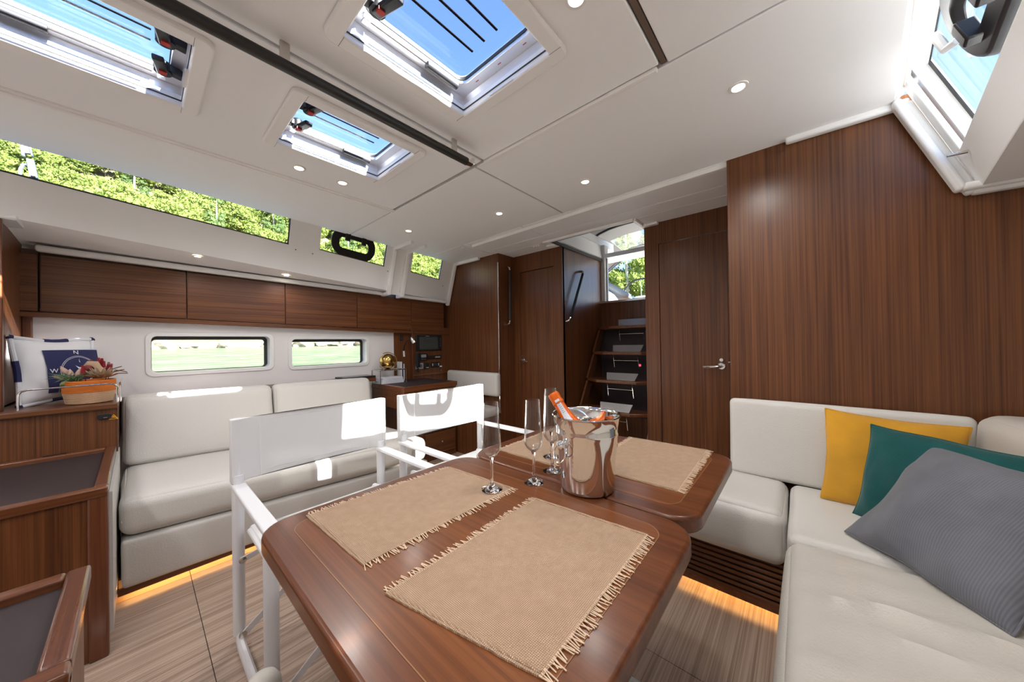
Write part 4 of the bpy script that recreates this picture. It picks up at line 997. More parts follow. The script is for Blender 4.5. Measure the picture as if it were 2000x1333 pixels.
MB().lathe([(.003, -.01), (.011, 0), (.013, .012), (.008, .024), (1e-5, .03)], bs(-.098, -.045, .095), 10, (-.5, -.3, -.2)).build('seed_bract', plain('olive_pod', (.20,.22,.08), .7), t)
MB().tube([bs(*v) for v in ((-.02, 0, .165), (.0, -.01, .185), (.03, -.015, .185), (.045, -.03, .165), (.06, -.04, .14))], [.016, .021, .018, .014, .02], 10, flat=.5).build('curled_leaf', tan_, t)
MB().ball(bs(-.005, -.012, .165), .018, 12).build('rose_hip', plain('dark_red_pod', (.16,.02,.02), .6), t)
for k, (dx, dz, a) in enumerate(((.135, .135, .35), (.150, .125, .05), (.148, .145, -.25), (.125, .148, .5))):
    mb = MB(); petal(mb, bs(dx-.02, 0, dz), (1, .1, a), .045, .017, -.004); o = mb.build('brown_leaf', plain('brown_leaf_%d' % k, (.20,.10,.06), .7), t); o.modifiers.new('s', 'SOLIDIFY').thickness = .001
MB().tube([bs(*v) for v in ((.09, 0, .11), (.12, 0, .135), (.15, 0, .14))], .0015, 5).build('leaf_twig', brn, t)
mb = MB(); mb.tube([bs(*v) for v in ((-.085, -.05, .1), (-.10, -.075, .11), (-.125, -.085, .09), (-.13, -.09, .05))], [.0014, .0013, .001, .0005], 5); mb.build('trailing_stem', grn, t)

# ================================================================== nav station
t = thing('chart_table', (1.9, 3.0, 0), 'dark wooden chart table at the settee end', 'desk')
MB().box(1.60, 2.22, 2.72, 3.34, .715, .762).build('desk_top', M['wood_solid'], t, bevel=.006, seg=3)
MB().box(1.63, 2.19, 2.75, 3.32, .7615, .7635).build('desk_pad', M['lam'], t)
MB().box(1.605, 2.215, 2.735, 3.34, .55, .715).build('desk_box', M['woodz'], t, bevel=.003)
MB().box(1.60, 1.64, 2.73, 2.77, .0, .72).build('leg_post', M['wood_post'], t, bevel=.005)
MB().box(1.70, 2.22, 2.76, 3.3, .0, .54).build('pedestal', M['woodz'], t)
dr = MB().box(1.84, 2.20, 2.742, 2.762, .06, .27).build('drawer', M['woodx'], t, bevel=.003)
MB().lathe([(.006, 0), (.006, .012), (.012, .016), (.012, .024), (1e-5, .028)], (2.02, 2.742, .18), 14, (0, -1, 0)).build('knob', M['chrome'], dr)
MB().box(1.84, 2.20, 2.742, 2.762, .29, .50).build('drawer', M['woodx'], t, bevel=.003)
MB().box(1.60, 1.612, 2.78, 3.3, .60, .66).build('side_batten', M['woodx'], t)
pw = struct(empty('wall_instruments', (2.1, 3.34, .76)), 'dark wooden instrument board beside the pale lining', 'wall')
MB().box(1.862, 2.06, 3.345, 3.37, .55, 1.37).build('board', M['woodz'], pw)
MB().box(2.06, 2.575, 3.30, 3.36, .55, 1.35).build('board', M['woodz'], pw)
MB().box(2.046, 2.062, 3.29, 3.345, .76, 1.33).build('edge_strip', M['wood_post'], pw, bevel=.003)
MB().box(2.06, 2.56, 3.285, 3.30, .795, .81).build('lip', M['wood_solid'], pw)
def on3(u, v): return on(u, v, Y=3.295)
def device(name, u0, v0, u1, v1, mat, label, cat, dep=.018, y=3.30):
    a, b = on(u0, v1, Y=y), on(u1, v0, Y=y)
    t = thing(name, ((a.x+b.x)/2, y, a.z), label, cat)
    MB().box(a.x, b.x, y-dep, y+.002, a.z, b.z).build('case', mat, t, bevel=.004)
    return t, a, b, y-dep
t, a, b, y = device('chart_plotter', 812, 655, 861, 686, M['black'], 'large black chart plotter on the instrument board', 'screen')
w_, h_ = b.x-a.x, b.z-a.z
sc_ = MB().box(a.x+.11*w_, b.x-.17*w_, y-.001, y+.002, a.z+.09*h_, b.z-.13*h_).build('display', M['screen'], t)
for k in range(7):
    xx = a.x+w_*(.25+.06*(k % 4)); zz = a.z+h_*(.3+.09*(k % 3)+.05*k)
    MB().box(xx, xx+.05*w_, y-.0015, y, zz, zz+.008).build('chart_mark', M['black'], sc_)
for k in range(4): MB().disc((b.x-.06*w_, y, a.z+h_*(.3+.15*k)), .004, .002, (0, -1, 0), 8).build('button', M['grey'], t)
MB().box((a.x+b.x)/2-.055, (a.x+b.x)/2-.005, y-.001, y+.001, b.z-.09*h_, b.z-.055*h_).build('maker_mark', M['grey'], t)
t, a, b, y = device('vhf_radio', 817, 690, 833, 705, M['black'], 'black radio set with a small grey display', 'radio', .025)
w_, h_ = b.x-a.x, b.z-a.z
MB().box(a.x+.2*w_, a.x+.8*w_, y-.001, y+.002, a.z+.42*h_, a.z+.82*h_).build('display', M['grey'], t)
for k in range(3): MB().disc((a.x+w_*(.3+.2*k), y, a.z+h_*.18), .006, .006, (0, -1, 0), 10).build('knob', M['steel'], t)
t2 = MB().tube([(a.x-.03, 3.27, a.z+.09), (a.x-.03, 3.265, a.z-.06)], .03, 10, flat=.6).build('handset', M['black'], t)
cd = MB()
pts = [(a.x-.03+.012*math.cos(i*.9), 3.265+.012*math.sin(i*.9), a.z-.06-i*.0042) for i in range(20)]
cd.tube(pts, .004, 5); cd.build('coiled_cord', M['black'], t2)
t, a, b, y = device('stereo', 836, 694, 861, 702, M['black'], 'slim black stereo with a tiny display', 'stereo', .012)
MB().box(b.x-.09, b.x-.02, y-.001, y+.002, a.z+.012, b.z-.012).build('display', M['grey'], t)
for k in range(4): MB().disc((a.x+.05+.02*(k % 2), y, a.z+.02+.02*(k//2)), .004, .003, (0, -1, 0), 8).build('button', M['steel'], t)
t, a, b, y = device('socket_panel', 811, 709, 826, 722, M['grey'], 'grey framed power socket on the instrument board', 'socket', .012)
w_ = b.x-a.x; MB().box(a.x+.2*w_, b.x-.2*w_, y-.002, y+.002, a.z+.02, b.z-.02).build('insert', M['black'], t)
MB().box(b.x-.38*w_, b.x-.33*w_, y-.005, y, a.z+.03, b.z-.03).build('switch', M['white'], t)
t, a, b, y = device('breaker_switch', 828, 709, 837, 721, M['black'], 'small black breaker switch beside the socket', 'switch', .014)
MB().box(a.x+.02, b.x-.01, y-.003, y, a.z+.01, a.z+.018).build('indicator', plain('pale_indicator', (.6,.62,.5), .4), t)
t, a, b, y = device('control_display', 841, 707, 858, 718, M['black'], 'black control display with four round buttons', 'display', .012)
for i in (0, 1):
    for j in (0, 1): MB().disc((a.x+.02 if i == 0 else b.x-.02, y, a.z+.022 if j == 0 else b.z-.022), .006, .004, (0, -1, 0), 10).build('button', M['white'], t)
MB().box(a.x+.045, b.x-.045, y-.001, y+.001, a.z+.02, b.z-.015).build('display', M['screen'], t)
t, a, b, y = device('key_tag', 857.5, 714.5, 862.5, 717.5, M['white'], 'little white switch tag near the control display', 'tag', .012)
MB().tube([(a.x+.02, y+.004, a.z-.05), (a.x+.02, y+.004, a.z-.02)], .003, 6).build('key', M['steel'], t)
t, a, b, y = device('wall_speaker_plate', 780.5, 655.5, 786.5, 666, M['black'], 'small dark plate on the wood beside the pale lining', 'plate', .006, 3.345)
MB().box(a.x+.01, b.x-.01, y-.002, y, a.z+.01, b.z-.01).build('insert', M['gasket'], t)
# gooseneck lamp
p0 = on(789.5, 697, Y=3.335); p1 = on(788.5, 686, Y=3.33)
t = thing('reading_lamp', p0, 'gooseneck chrome reading lamp on the wood partition', 'lamp')
MB().tube([p0, p1], .011, 10).build('base', M['white'], t)
pp = [p1, on(790, 676, Y=3.31), on(793.5, 668, Y=3.28), on(799, 663.5, Y=3.26), on(803.5, 662, Y=3.25)]
MB().tube(pp, .006, 8).build('gooseneck', M['black'], t)
MB().lathe([(.008, -.02), (.014, -.012), (.024, .01), (.030, .05), (.028, .05), (1e-5, .02)], on(804.5, 662, Y=3.25), 16, (.45, -.2, -.9)).build('shade', M['chrome'], t)
# nav seat
t = thing('nav_seat', (2.4, 2.75, 0), 'cream cushioned nav seat against the dark bulkhead', 'seat')
MB().rbox(bx(2.485, 2.560, 2.405, 3.25, .585, .835), .03, (.01, 0, 0), 6, 4).build('back_cushion', M['leather'], t)
MB().rbox(bx(2.235, 2.565, 2.43, 3.28, .385, .47), .03, (0, 0, .01), 6, 4).build('seat_cushion', M['leather'], t)
MB().box(2.25, 2.57, 2.47, 3.3, 0, .385).build('seat_base', M['woodz'], t)
# wire rack, globe, papers, tablet
gx, gy = on(757, 742, Z=.765).x, on(757, 742, Z=.765).y
gy = min(gy, 3.18); gx = on(757, 700, Y=gy).x; gz = on(757, 706, Y=gy).z
t = thing('wire_rack', (gx, gy, .765), 'silver wire rack holding papers under the globe', 'rack')
r0, r1 = gx-.13, gx+.15; f0, f1 = gy-.10, gy+.07
for (xx, yy) in ((r0, f0), (r1, f0), (r0, f1), (r1, f1)): MB().tube([(xx, yy, .765), (xx, yy, gz-.085)], .0045, 6).build('leg', M['steel'], t)
MB().tube([(r0, f0, gz-.085), (r1, f0, gz-.085), (r1, f1, gz-.085), (r0, f1, gz-.085)], .0045, 6, closed=True).build('top_frame', M['steel'], t)
for k in range(1, 5): MB().tube([(r0+(r1-r0)*k/5, f0, gz-.085), (r0+(r1-r0)*k/5, f1, gz-.085)], .003, 6).build('wire', M['steel'], t)
t = thing('paper_stack', (gx, gy-.01, .765), 'white papers stacked on the chart table under the rack', 'papers')
for k in range(5): MB().box(gx-.11+.004*k, gx+.13-.003*k, gy-.085, gy+.06, .7655+k*.012, .7755+k*.012).build('booklet', M['paper'], t)
for k, (dx, c_) in enumerate(((.10, (.75,.74,.72)), (.128, (.03,.05,.07)))):
    t = thing('book', (gx+dx+.065, gy+.03, .765), ['pale upright book leaning beside the globe rack', 'dark slim upright book beside the pale book'][k], 'book')
    MB().box(gx+dx+.058, gx+dx+.074, gy+.02, gy+.10, .7645, .765+.205-.02*k).build('cover', plain('book_cover_%d' % k, c_, .5), t, bevel=.002)
    MB().box(gx+dx+.060, gx+dx+.072, gy+.018, gy+.098, .766, .764+.202-.02*k).build('pages', M['paper'], t)
t = thing('globe', (gx, gy, gz-.085), 'antique gold globe in a ring stand', 'globe')
MB().ball((gx, gy, gz), .078, 32).build('sphere', M['gold'], t)
MB().tube([(gx+.089*math.cos(q)*.8, gy-.089*math.cos(q)*.6, gz+.089*math.sin(q)) for q in [math.radians(-150+i*10) for i in range(28)]], .004, 6).build('meridian_ring', plain('dark_gold', (.35,.24,.10), .3, metal=1), t)
MB().lathe([(.035, 0), (.03, .006), (.008, .012), (.008, .016)], (gx, gy, gz-.088), 16).build('stand', plain('dark_bronze', (.08,.05,.03), .3, metal=.8), t)
tb = on(705, 737, Y=3.17)
t = thing('tablet_computer', (tb.x, 3.17, .86), 'flat black tablet lying on the ledge behind the settee', 'tablet')
MB().box(tb.x-.17, min(tb.x+.17, gx-.14), 3.15, 3.34, tb.z-.012, tb.z+.006).build('case', M['black'], t, bevel=.004)
MB().box(tb.x-.155, min(tb.x+.155, gx-.155), 3.165, 3.325, tb.z+.0055, tb.z+.007).build('display', M['screen'], t)
t = thing('settee_ledge', (.7, 3.2, .84), 'narrow dark ledge behind the settee back cushions', 'shelf')
MB().box(-.062, gx-.14, 3.148, 3.358, .80, tb.z-.0125).build('ledge_board', M['woodx'], t, bevel=.003)

# ================================================================== handrails
def handrail(pts, nrm, label):
    n_ = Vector(nrm); a, b = Vector(pts[0]), Vector(pts[1]); d = (b-a).normalized()
    t = thing('handrail', a, label, 'handrail', None)
    MB().tube([a+n_*.055+d*.04, b+n_*.055-d*.04], .0145, 12).build('grip', M['blackleather'], t)
    for p, s in ((a, 1), (b, -1)):
        MB().tube([p, p+n_*.02, p+n_*.045+d*s*.012, p+n_*.055+d*s*.05], [.013, .0125, .0125, .0125], 10).build('end_fitting', M['chrome'], t)
    return t
handrail([(2.69, 2.44, 1.355), (2.70, 2.44, 1.985)], (0, -1, 0), 'upright black and chrome handrail on the nav return wall')
handrail([(2.87, 1.80, 1.36), (3.17, 1.80, 1.91)], (0, -1, 0), 'slanted black and chrome handrail on the companionway wall')
handrail([(3.25, .985, 1.30), (3.32, .985, 1.75)], (0, 1, 0), 'handrail at the companionway edge behind the aft door wall')

# ================================================================== companionway steps
M['plate'] = plain('grey_steel_plate', (.34,.33,.33), .25, metal=.5)
t = thing('companionway_steps', (3.3, 1.39, 0), 'dark wooden companionway steps with steel inserts', 'steps')
for k in range(5):
    z = 1.318-.278*k; xf = 3.43-.155*k; yl, yr = 1.775, 1.01
    pts = [(xf+.225, yl), (xf+.13, yl), (xf, yl-.18), (xf, yr+.18), (xf+.13, yr), (xf+.225, yr)]
    tr_ = MB().poly([(x, y, z-.032) for x, y in pts], (0, 0, .032)).build('tread', M['wood_solid'], t, bevel=.006, seg=3)
    MB().poly([(xf+.03, yr+.20, z+.001), (xf+.03, yl-.28, z+.001), (xf+.075, yl-.26, z+.070), (xf+.075, yr+.18, z+.070)], (.004, 0, 0)).build('kick_plate', M['plate'], tr_)
    if k == 1: MB().lathe([(.04, 0), (.038, .003), (.02, .004), (1e-5, .004)], (xf+.10, yl-.16, z), 20).build('deck_light', M['steel'], tr_)
    if k < 4:
        x2 = xf-.155
        for yy in (yl-.02, yr+.02):
            MB().poly([(xf+.10, yy-.01, z-.032), (xf+.22, yy-.01, z-.032), (x2+.22, yy-.01, z-.278), (x2+.10, yy-.01, z-.278)], (0, .02, 0)).build('side_bracket', M['woodz'], t)
        for yy in (yl-.27, yr+.24):
            MB().tube([(xf+.06, yy, z-.034), (xf+.02, yy-.03, z-.16)], .003, 6).build('steel_wire', M['steel'], t)
        MB().tube([(xf+.04, yl-.28, z-.09), (xf+.04, yr+.22, z-.09)], .003, 6).build('steel_wire', M['steel'], t)
MB().poly([(3.655, .99, .3), (3.655, .99, 1.28), (3.655, 1.79, 1.28), (3.655, 1.79, .3)], (.008, 0, 0)).build('back_board', M['lam'], t)
t = thing('red_indicator', (3.2, 1.10, .90), 'tiny red light glowing under the companionway steps', 'light')
q = on(1250, 714, X=3.45); t.location = q; WL[t.name] = q
MB().disc(q, .012, .004, (-1, 0, 0), 12).build('lamp_lens', plain('red_led', (.6,.01,.02), .4, emit=(1,.05,.1), es=1.5), t)
MB().disc(q+Vector((.004, 0, 0)), .016, .006, (-1, 0, 0), 12).build('housing', M['black'], t)

# ================================================================== outdoors
wz = lambda y: .35+.0365*(y-3.5)                     # the boat heels a little, so the water tilts in its frame
def water_mat():
    m, t, b = nodes('green_water')
    tc = t.nodes.new('ShaderNodeTexCoord'); mp = t.nodes.new('ShaderNodeMapping'); mp.inputs['Scale'].default_value = (1.0, 4.5, 1)
    n = t.nodes.new('ShaderNodeTexNoise'); n.inputs['Scale'].default_value = 1.6; n.inputs['Detail'].default_value = 4
    lnk(t, tc.outputs['Object'], mp.inputs['Vector']); lnk(t, mp.outputs['Vector'], n.inputs['Vector'])
    bp = t.nodes.new('ShaderNodeBump'); bp.inputs['Strength'].default_value = 1.0; bp.inputs['Distance'].default_value = .18
    lnk(t, n.outputs['Fac'], bp.inputs['Height']); lnk(t, bp.outputs['Normal'], b.inputs['Normal'])
    n2 = t.nodes.new('ShaderNodeTexNoise'); n2.inputs['Scale'].default_value = .35; r = t.nodes.new('ShaderNodeValToRGB')
    lnk(t, tc.outputs['Object'], n2.inputs['Vector']); lnk(t, n2.outputs['Fac'], r.inputs['Fac']); lnk(t, r.outputs['Color'], b.inputs['Base Color'])
    r.color_ramp.elements[0].position = .35; r.color_ramp.elements[1].position = .7
    r.color_ramp.elements[0].color = (.05, .09, .05, 1); r.color_ramp.elements[1].color = (.21, .24, .175, 1)  # stretched tone noise paints the ripples' reflected light and dark into the colour
    b.inputs['Roughness'].default_value = .3
    mp2 = t.nodes.new('ShaderNodeMapping'); mp2.inputs['Scale'].default_value = (.7, 5.5, 1); lnk(t, tc.outputs['Object'], mp2.inputs['Vector']); lnk(t, mp2.outputs['Vector'], n2.inputs['Vector'])
    n2.inputs['Scale'].default_value = .9; n2.inputs['Detail'].default_value = 5; n2.inputs['Distortion'].default_value = .6
    return m
o = MB().add([(-80, 3.7, wz(3.7)), (120, 3.7, wz(3.7)), (120, 28, wz(28)), (-80, 28, wz(28))], [(0,1,2,3)]).build('water', water_mat(), loc=(0, 15, 0)); tag(o, 'rippled pale green sea water outside the hull windows', 'water', kind='stuff')
HY = lambda x: 26 + 1.2*noise.noise(Vector((x*.08, 0, 3)))
def hz(x, y): return wz(26)+.75*max(0, y-HY(x)-.6)+.5*noise.noise(Vector((x*.15, y*.15, 0)))+.25
N1, N2 = 60, 30; vs = []
for j in range(N2+1):
    for i in range(N1+1):
        x = -45+150*i/N1; y = HY(x)-.8+60*(j/N2)**1.5
        vs.append(Vector((x, y, hz(x, y) if j else wz(26)-.6)))
o = MB().add(vs, [(j*(N1+1)+i, j*(N1+1)+i+1, (j+1)*(N1+1)+i+1, (j+1)*(N1+1)+i) for j in range(N2) for i in range(N1)]).build('hillside', plain('dry_hill_soil', (.15,.135,.075), .95, var=.4, bump=.3, bscale=2), loc=(30, 40, 0))
tag(o, 'steep hillside ground under the pine wood', 'hill', kind='structure')
# shore rocks
rockm = plain('pale_limestone', (.31,.26,.195), .9, var=.35, bump=.8, bscale=3)
def rock_mesh(seed):
    bm = bmesh.new(); bmesh.ops.create_icosphere(bm, subdivisions=2, radius=1)
    for v in bm.verts:
        p = v.co.copy(); v.co *= .8+.55*noise.noise(p*1.3+Vector((seed*7, 0, 0)))+.2*noise.noise(p*3+Vector((0, seed*5, 0)))
    me = bpy.data.meshes.new('rock'); bm.to_mesh(me); bm.free(); me.materials.append(rockm); return me
RM = [rock_mesh(k) for k in range(5)]; rr = random.Random(3)
for k in range(70):
    x = -20+k*1.3+rr.uniform(-.2, .2); y = HY(x)-.7+rr.uniform(-.5, .4); s = rr.uniform(.42, .72)
    o = bpy.data.objects.new('shore_rock', RM[k % 5]); COL.objects.link(o)
    o.location = (x, y, wz(26)+.05+.12*s); o.scale = (s*1.3, s, s*rr.uniform(.45, .75)); o.rotation_euler = (0, 0, rr.uniform(0, 6))
    tag(o, 'pale limestone boulder at the waterline under the hillside', 'rock', 'shore boulders')
# trees
def foliage_mat(name, c1, c2):
    m, t, b = nodes(name)
    oi = t.nodes.new('ShaderNodeObjectInfo'); tc = t.nodes.new('ShaderNodeTexCoord'); n = t.nodes.new('ShaderNodeTexNoise'); n.inputs['Scale'].default_value = 1.3; n.inputs['Detail'].default_value = 5
    lnk(t, tc.outputs['Object'], n.inputs['Vector'])
    a = t.nodes.new('ShaderNodeMath'); a.operation = 'MULTIPLY_ADD'; a.inputs[1].default_value = .35; lnk(t, oi.outputs['Random'], a.inputs[0]); 
    a2 = t.nodes.new('ShaderNodeMath'); a2.operation = 'MULTIPLY_ADD'; a2.inputs[1].default_value = 1.1; a2.inputs[2].default_value = -.25; lnk(t, n.outputs['Fac'], a2.inputs[0]); lnk(t, a2.outputs[0], a.inputs[2])
    r = t.nodes.new('ShaderNodeValToRGB'); r.color_ramp.elements[0].color = (*c1, 1); r.color_ramp.elements[1].color = (*c2, 1)
    lnk(t, a.outputs[0], r.inputs['Fac']); lnk(t, r.outputs['Color'], b.inputs['Base Color'])
    b.inputs['Roughness'].default_value = .75; b.inputs['Specular IOR Level'].default_value = .15
    tr = t.nodes.new('ShaderNodeBsdfTranslucent'); lnk(t, r.outputs['Color'], tr.inputs['Color']); mxs = t.nodes.new('ShaderNodeMixShader'); mxs.inputs[0].default_value = .25
    lnk(t, b.outputs[0], mxs.inputs[1]); lnk(t, tr.outputs[0], mxs.inputs[2]); lnk(t, mxs.outputs[0], t.nodes['Material Output'].inputs['Surface'])
    return m
FOL = foliage_mat('pine_foliage', (.075,.115,.022), (.31,.39,.105)); FOL2 = foliage_mat('dark_foliage', (.045,.09,.03), (.17,.25,.085)); BARK = plain('pine_bark', (.14,.105,.075), .9, var=.3, bump=.5, bscale=12)
def crown_mesh(name, clumps, seed, mat, needles=4200):
    rd = random.Random(seed); vs = []; fs = []
    wts = [r**2 for c, r in clumps]; tot = sum(wts)
    for (c, r), w in zip(clumps, wts):
        c = Vector(c)
        for k in range(int(needles*w/tot)):
            d = Vector((rd.gauss(0, 1), rd.gauss(0, 1), rd.gauss(0, 1)*.8+.25)).normalized()
            p = c+d*r*(rd.uniform(.72, 1.08)); L = rd.uniform(.12, .24)*min(1, r*1.6)
            a = (d+Vector((rd.uniform(-.8, .8), rd.uniform(-.8, .8), rd.uniform(-.3, .8)))).normalized(); b = a.orthogonal().normalized(); b = Matrix.Rotation(rd.uniform(0, 6.28), 3, a) @ b
            o = len(vs); vs += [p-b*L*.45, p+b*L*.45, p+a*L]; fs.append((o, o+1, o+2))
    n0 = len(fs)
    for (c, r) in clumps:
        bm = bmesh.new(); bmesh.ops.create_icosphere(bm, subdivisions=1, radius=r*.72, matrix=Matrix.Translation(c)); o = len(vs)
        vs += [v.co.copy() for v in bm.verts]; fs += [tuple(v.index+o for v in f.verts) for f in bm.faces]; bm.free()
    me = bpy.data.meshes.new(name); me.from_pydata(vs, [], fs); me.materials.append(mat)
    return me
def clumps_round(seed, R=1.55, n=26, zc=2.6, zs=.8):
    rd = random.Random(seed); out = [((0, 0, zc), R*.75)]
    for k in range(n):
        d = Vector((rd.gauss(0, 1), rd.gauss(0, 1), rd.gauss(0, 1))).normalized()
        out.append(((d.x*R*.85, d.y*R*.85, zc+d.z*R*zs), rd.uniform(.34, .62)))
    return out
def clumps_tall(seed, H=9):
    rd = random.Random(seed); out = []
    for k in range(34):
        f = rd.random(); z = H*(.28+.72*f); r = 1.5*(1-f)**.7+.25; a = rd.uniform(0, 6.28)
        out.append(((r*math.cos(a)*.7, r*math.sin(a)*.7, z), rd.uniform(.4, .75)*(1-.45*f)))
    return out
CR = [crown_mesh('pine_crown', clumps_round(s), s, FOL) for s in (1, 2, 3, 4)]
CT = [crown_mesh('tall_crown', clumps_tall(s), s, FOL if s != 12 else FOL2, 5200) for s in (11, 12, 13)]
TRK = MB().tube([(0, 0, -.8), (.05, .03, .8), (-.03, .02, 1.9)], [.13, .09, .05], 7).build('trunk_proto', BARK, loc=(0, 0, 0)); trunk_me = TRK.data; bpy.data.objects.remove(TRK)
PALE = plain('whitish_bark', (.55,.50,.44), .9, var=.2)
TRT = MB().tube([(0, 0, -1), (.1, .0, 3), (.02, .05, 6), (0, 0, 8.6)], [.16, .13, .10, .03], 7).build('trunk_proto', PALE, loc=(0, 0, 0)); trunk_t = TRT.data; bpy.data.objects.remove(TRT)
def tree(name, loc, s, cme, tme, label, group, rz):
    e = empty(name, loc); e.scale = (s, s, s); e.rotation_euler = (0, 0, rz); tag(e, label, 'tree', group)
    for nm, me in (('crown', cme), ('trunk', tme)):
        o = bpy.data.objects.new(nm, me); COL.objects.link(o); o.parent = e
    return e
rt = random.Random(9)
cnt = 0
CYP = ((4.5, 36.5), (9.5, 41), (16, 38.5), (23, 43), (0, 42))
for j in range(18):
    y0 = 28.6+j*2.45
    xa, xb = -.17*y0-3, .80*y0+3
    n = int((xb-xa)/3.05)
    for i in range(n):
        x = xa+(i+.5*(j % 2)+rt.uniform(-.08, .08))*3.05; y = y0+rt.uniform(-.2, .2)
        s = rt.uniform(.86, 1.06)
        if any((x-p)**2+(y-q)**2 < 6.8 for p, q in CYP): s *= .62
        if cnt >= 234: break
        tree('pine_tree', (x, y, hz(x, y)-.5), s, CR[cnt % 4], trunk_me, 'rounded yellow-green pine on the hillside across the water', 'pines on the hillside', rt.uniform(0, 6.28)); cnt += 1
for i, (x, y) in enumerate(CYP):
    tree('cypress_tree', (x, y, hz(x, y)-.5), .62, CT[1], trunk_t, 'darker grey-green pointed tree among the hillside pines', 'pointed trees on the hillside', i)
# aft bank seen through the companionway
bk = MB(); vs = []
for j in range(7):
    for i in range(13):
        a = math.radians(0+i*4); r = 27+j*4; x, y = r*math.cos(a), r*math.sin(a); vs.append((x, y, 2.2+j*.75+.3*noise.noise(Vector((x*.2, y*.2, 9)))))
o = bk.add(vs, [(j*13+i, j*13+i+1, (j+1)*13+i+1, (j+1)*13+i) for j in range(6) for i in range(12)]).build('wooded_bank', plain('bank_soil', (.28,.25,.15), .95, var=.3), loc=(30, 12, 0)); tag(o, 'dry wooded bank behind the cockpit', 'hill', kind='structure')
for k in range(26):
    r = 29+(k//7)*4.2+rt.uniform(-.2, .2); a = math.radians(22)+(k % 7-3+.5*((k//7) % 2))*3.9/r
    x, y = r*math.cos(a), r*math.sin(a)
    tree('tall_pine', (x, y, 2.0+(r-27)/4*.75), rt.uniform(.85, 1.05), CT[k % 3], trunk_t, 'tall pale-trunked pine on the bank behind the cockpit', 'pines behind the cockpit', rt.uniform(0, 6))

# ---- cockpit
fabric = plain('sprayhood_canvas', (.22,.215,.205), .9, bump=.2, bscale=250)
t = thing('sprayhood', (3.8, 1.35, 2.2), 'grey canvas sprayhood with clear windows over the companionway', 'sprayhood')
def SH(f, g):                                        # f along X, g across Y
    x = 2.55+2.4*f; y = .1+2.5*g
    return Vector((x, y, max(2.25, 2.28+.36*math.sin(min(1, f/.5)*math.pi/2) - .75*abs(2*g-1)**4 - .30*max(0, f-.6))))
NF, NG = 16, 20
cells = [(i, j) for i in range(NF) for j in range(NG)]
win = {(i, j) for i in range(12, 15) for j in range(11, 15)} | {(i, j) for i in range(3, 5) for j in range(13, 16)}
mb = MB()
for i, j in cells:
    if (i, j) not in win: mb.add([SH(i/NF, j/NG), SH((i+1)/NF, j/NG), SH((i+1)/NF, (j+1)/NG), SH(i/NF, (j+1)/NG)], [(0,1,2,3)])
o = mb.build('canvas', fabric, t); o.modifiers.new('s', 'SOLIDIFY').thickness = .006
vinyl = thin_glass('clear_vinyl', (.9,.92,.92), 1)
for part in ({c for c in win if c[0] > 8}, {c for c in win if c[0] < 8}):
    mb = MB()
    for i, j in sorted(part): mb.add([SH(i/NF, j/NG), SH((i+1)/NF, j/NG), SH((i+1)/NF, (j+1)/NG), SH(i/NF, (j+1)/NG)], [(0,1,2,3)])
    mb.build('clear_window', vinyl, t)
for f in (.35, .62, 1.0):
    MB().tube([SH(f, k/20)-Vector((0, 0, .018)) for k in range(21)], .013, 8).build('bow', M['gasket'] if f < 1 else M['grey'], t)
mb = MB()
for k in range(20): mb.add([SH(1, k/20), SH(1, (k+1)/20), SH(1, (k+1)/20)-Vector((0, 0, .06)), SH(1, k/20)-Vector((0, 0, .06))], [(0,1,2,3)])
mb.build('hem', M['grey'], t)
t = struct(empty('floor_cockpit', (5, 1.3, 1.2)), 'white cockpit floor behind the companionway', 'floor')
MB().box(3.8, 8.0, .3, 2.4, 1.1, 1.15).build('deck_plate', M['gel'], t)
t = thing('cockpit_bench', (4.9, 2.2, 1.15), 'white moulded cockpit bench on the hull side', 'bench')
MB().poly([(x, 1.92, z) for x, z in ((3.98, 1.15), (3.98, 1.86), (4.35, 1.80), (4.55, 1.70), (4.55, 1.15))], (0, .9, 0)).build('bench_moulding', M['gel'], t, bevel=.02)
MB().box(4.55, 6.6, 1.95, 2.9, 1.15, 1.62).build('bench_box', M['gel'], t, bevel=.02)
tk = wood('teak_slats', (.30,.12,.03), (.52,.24,.075), 'x', rough=.5, coat=0)
for k in range(6): MB().box(4.6, 6.55, 1.60+k*.075, 1.668+k*.075, 1.655, 1.675).build('teak_slat', tk, t)
MB().box(4.6, 6.55, 1.58, 2.06, 1.60, 1.655).build('seat_moulding', M['gel'], t)
cush = plain('slate_cushion', (.075,.095,.12), .7)
t = thing('cockpit_cushion', (4.9, 2.0, 1.87), 'slate grey cockpit cushion lying on the bench moulding', 'cushion')
MB().rbox([(x, y, 1.88+z-(x-4.0)*.12) for z in (0, .08) for y in (1.90, 2.2) for x in (4.02, 4.9)], .03, (0, 0, .01), 6, 3).build('pad', cush, t)
t = thing('backrest_cushion', (5.3, 1.8, 1.69), 'slate grey cockpit cushion by the teak slats', 'cushion')
MB().rbox([(x, y, z) for z in (1.70, 1.78) for y in (1.45, 1.60) for x in (4.7, 6.5)], .03, (0, 0, .01), 6, 3).build('pad', cush, t)
t = thing('cockpit_table', (5.6, 1.1, 1.15), 'white cockpit table beyond the companionway', 'table')
MB().box(5.0, 6.9, .75, 1.35, 1.90, 1.94).build('table_top', M['gel'], t, bevel=.01); MB().box(5.4, 6.4, .9, 1.2, 1.15, 1.90).build('table_body', M['gel'], t, bevel=.02)
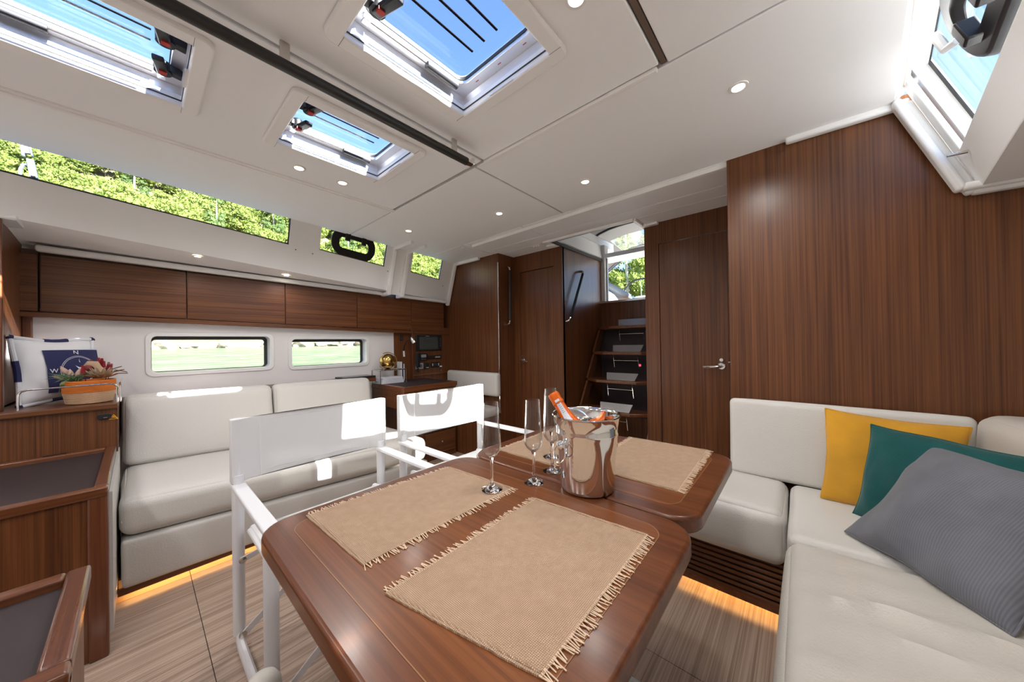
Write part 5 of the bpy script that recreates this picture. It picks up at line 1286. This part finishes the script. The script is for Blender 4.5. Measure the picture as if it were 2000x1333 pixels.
t = thing('steering_wheel', (7.2, 1.95, 1.9), 'black rimmed steering wheel at the aft cockpit', 'wheel')
c = on(1252, 545, X=7.0)-Vector((0, 0, .30))
MB().tube([c+Vector((0, .42*math.cos(q), .42*math.sin(q)-.12)) for q in [2*math.pi*i/40 for i in range(40)]], .018, 8, closed=True).build('rim', M['black'], t)
for k in range(5):
    q = 2*math.pi*k/5+.3; MB().tube([c+Vector((0, 0, -.12)), c+Vector((0, .42*math.cos(q), .42*math.sin(q)-.12))], .009, 6).build('spoke', M['steel'], t)
MB().box(c.x+.02, c.x+.3, c.y-.16, c.y+.16, 1.15, c.z-.05).build('pedestal', M['gel'], t, bevel=.03)
# ---- winch-side fitting seen through the long window
f0, f1 = on(60, 356, Y=3.12), on(50, 276, Y=3.12)
t = thing('shroud_fitting', f0, 'blue-grey metal rigging fitting outside the long window', 'rigging')
ax_ = (f1-f0).normalized(); sxv = Vector((1, 0, 0)); w_ = (on(75, 350, Y=3.12)-on(40, 350, Y=3.12)).length
def pol(us, dep=.02, y=3.12): return [on(u, v, Y=y) for u, v in us]
bl_ = plain('blue_anodised', (.16,.20,.28), .45, metal=.3)
MB().poly(pol([(50, 308), (66, 312), (75, 352), (58, 352)]), (0, .03, 0)).build('body', bl_, t, bevel=.003)
MB().poly(pol([(53, 312), (64, 314), (71, 352), (62, 352)], y=3.115), (0, .01, 0)).build('strap', M['black'], t)
MB().poly(pol([(38, 284), (45, 281), (49, 306), (41, 303)]), (0, .02, 0)).build('cheek', bl_, t, bevel=.003)
MB().poly(pol([(56, 286), (60, 287), (65, 305), (60, 304)]), (0, .02, 0)).build('cheek', bl_, t, bevel=.003)
MB().poly(pol([(45, 283), (56, 285), (59, 300), (47, 299)], y=3.125), (0, .02, 0)).build('sheave', M['gasket'], t)
MB().tube([on(38, 352, Y=3.13), on(40, 330, Y=3.13), on(46, 321, Y=3.13), on(52, 322, Y=3.13)], .007, 8).build('shackle', bl_, t)
MB().box(f0.x-.2, f0.x+.2, 3.06, 3.26, f0.z-.05, f0.z-.005).build('deck_pad', M['gel'], t)
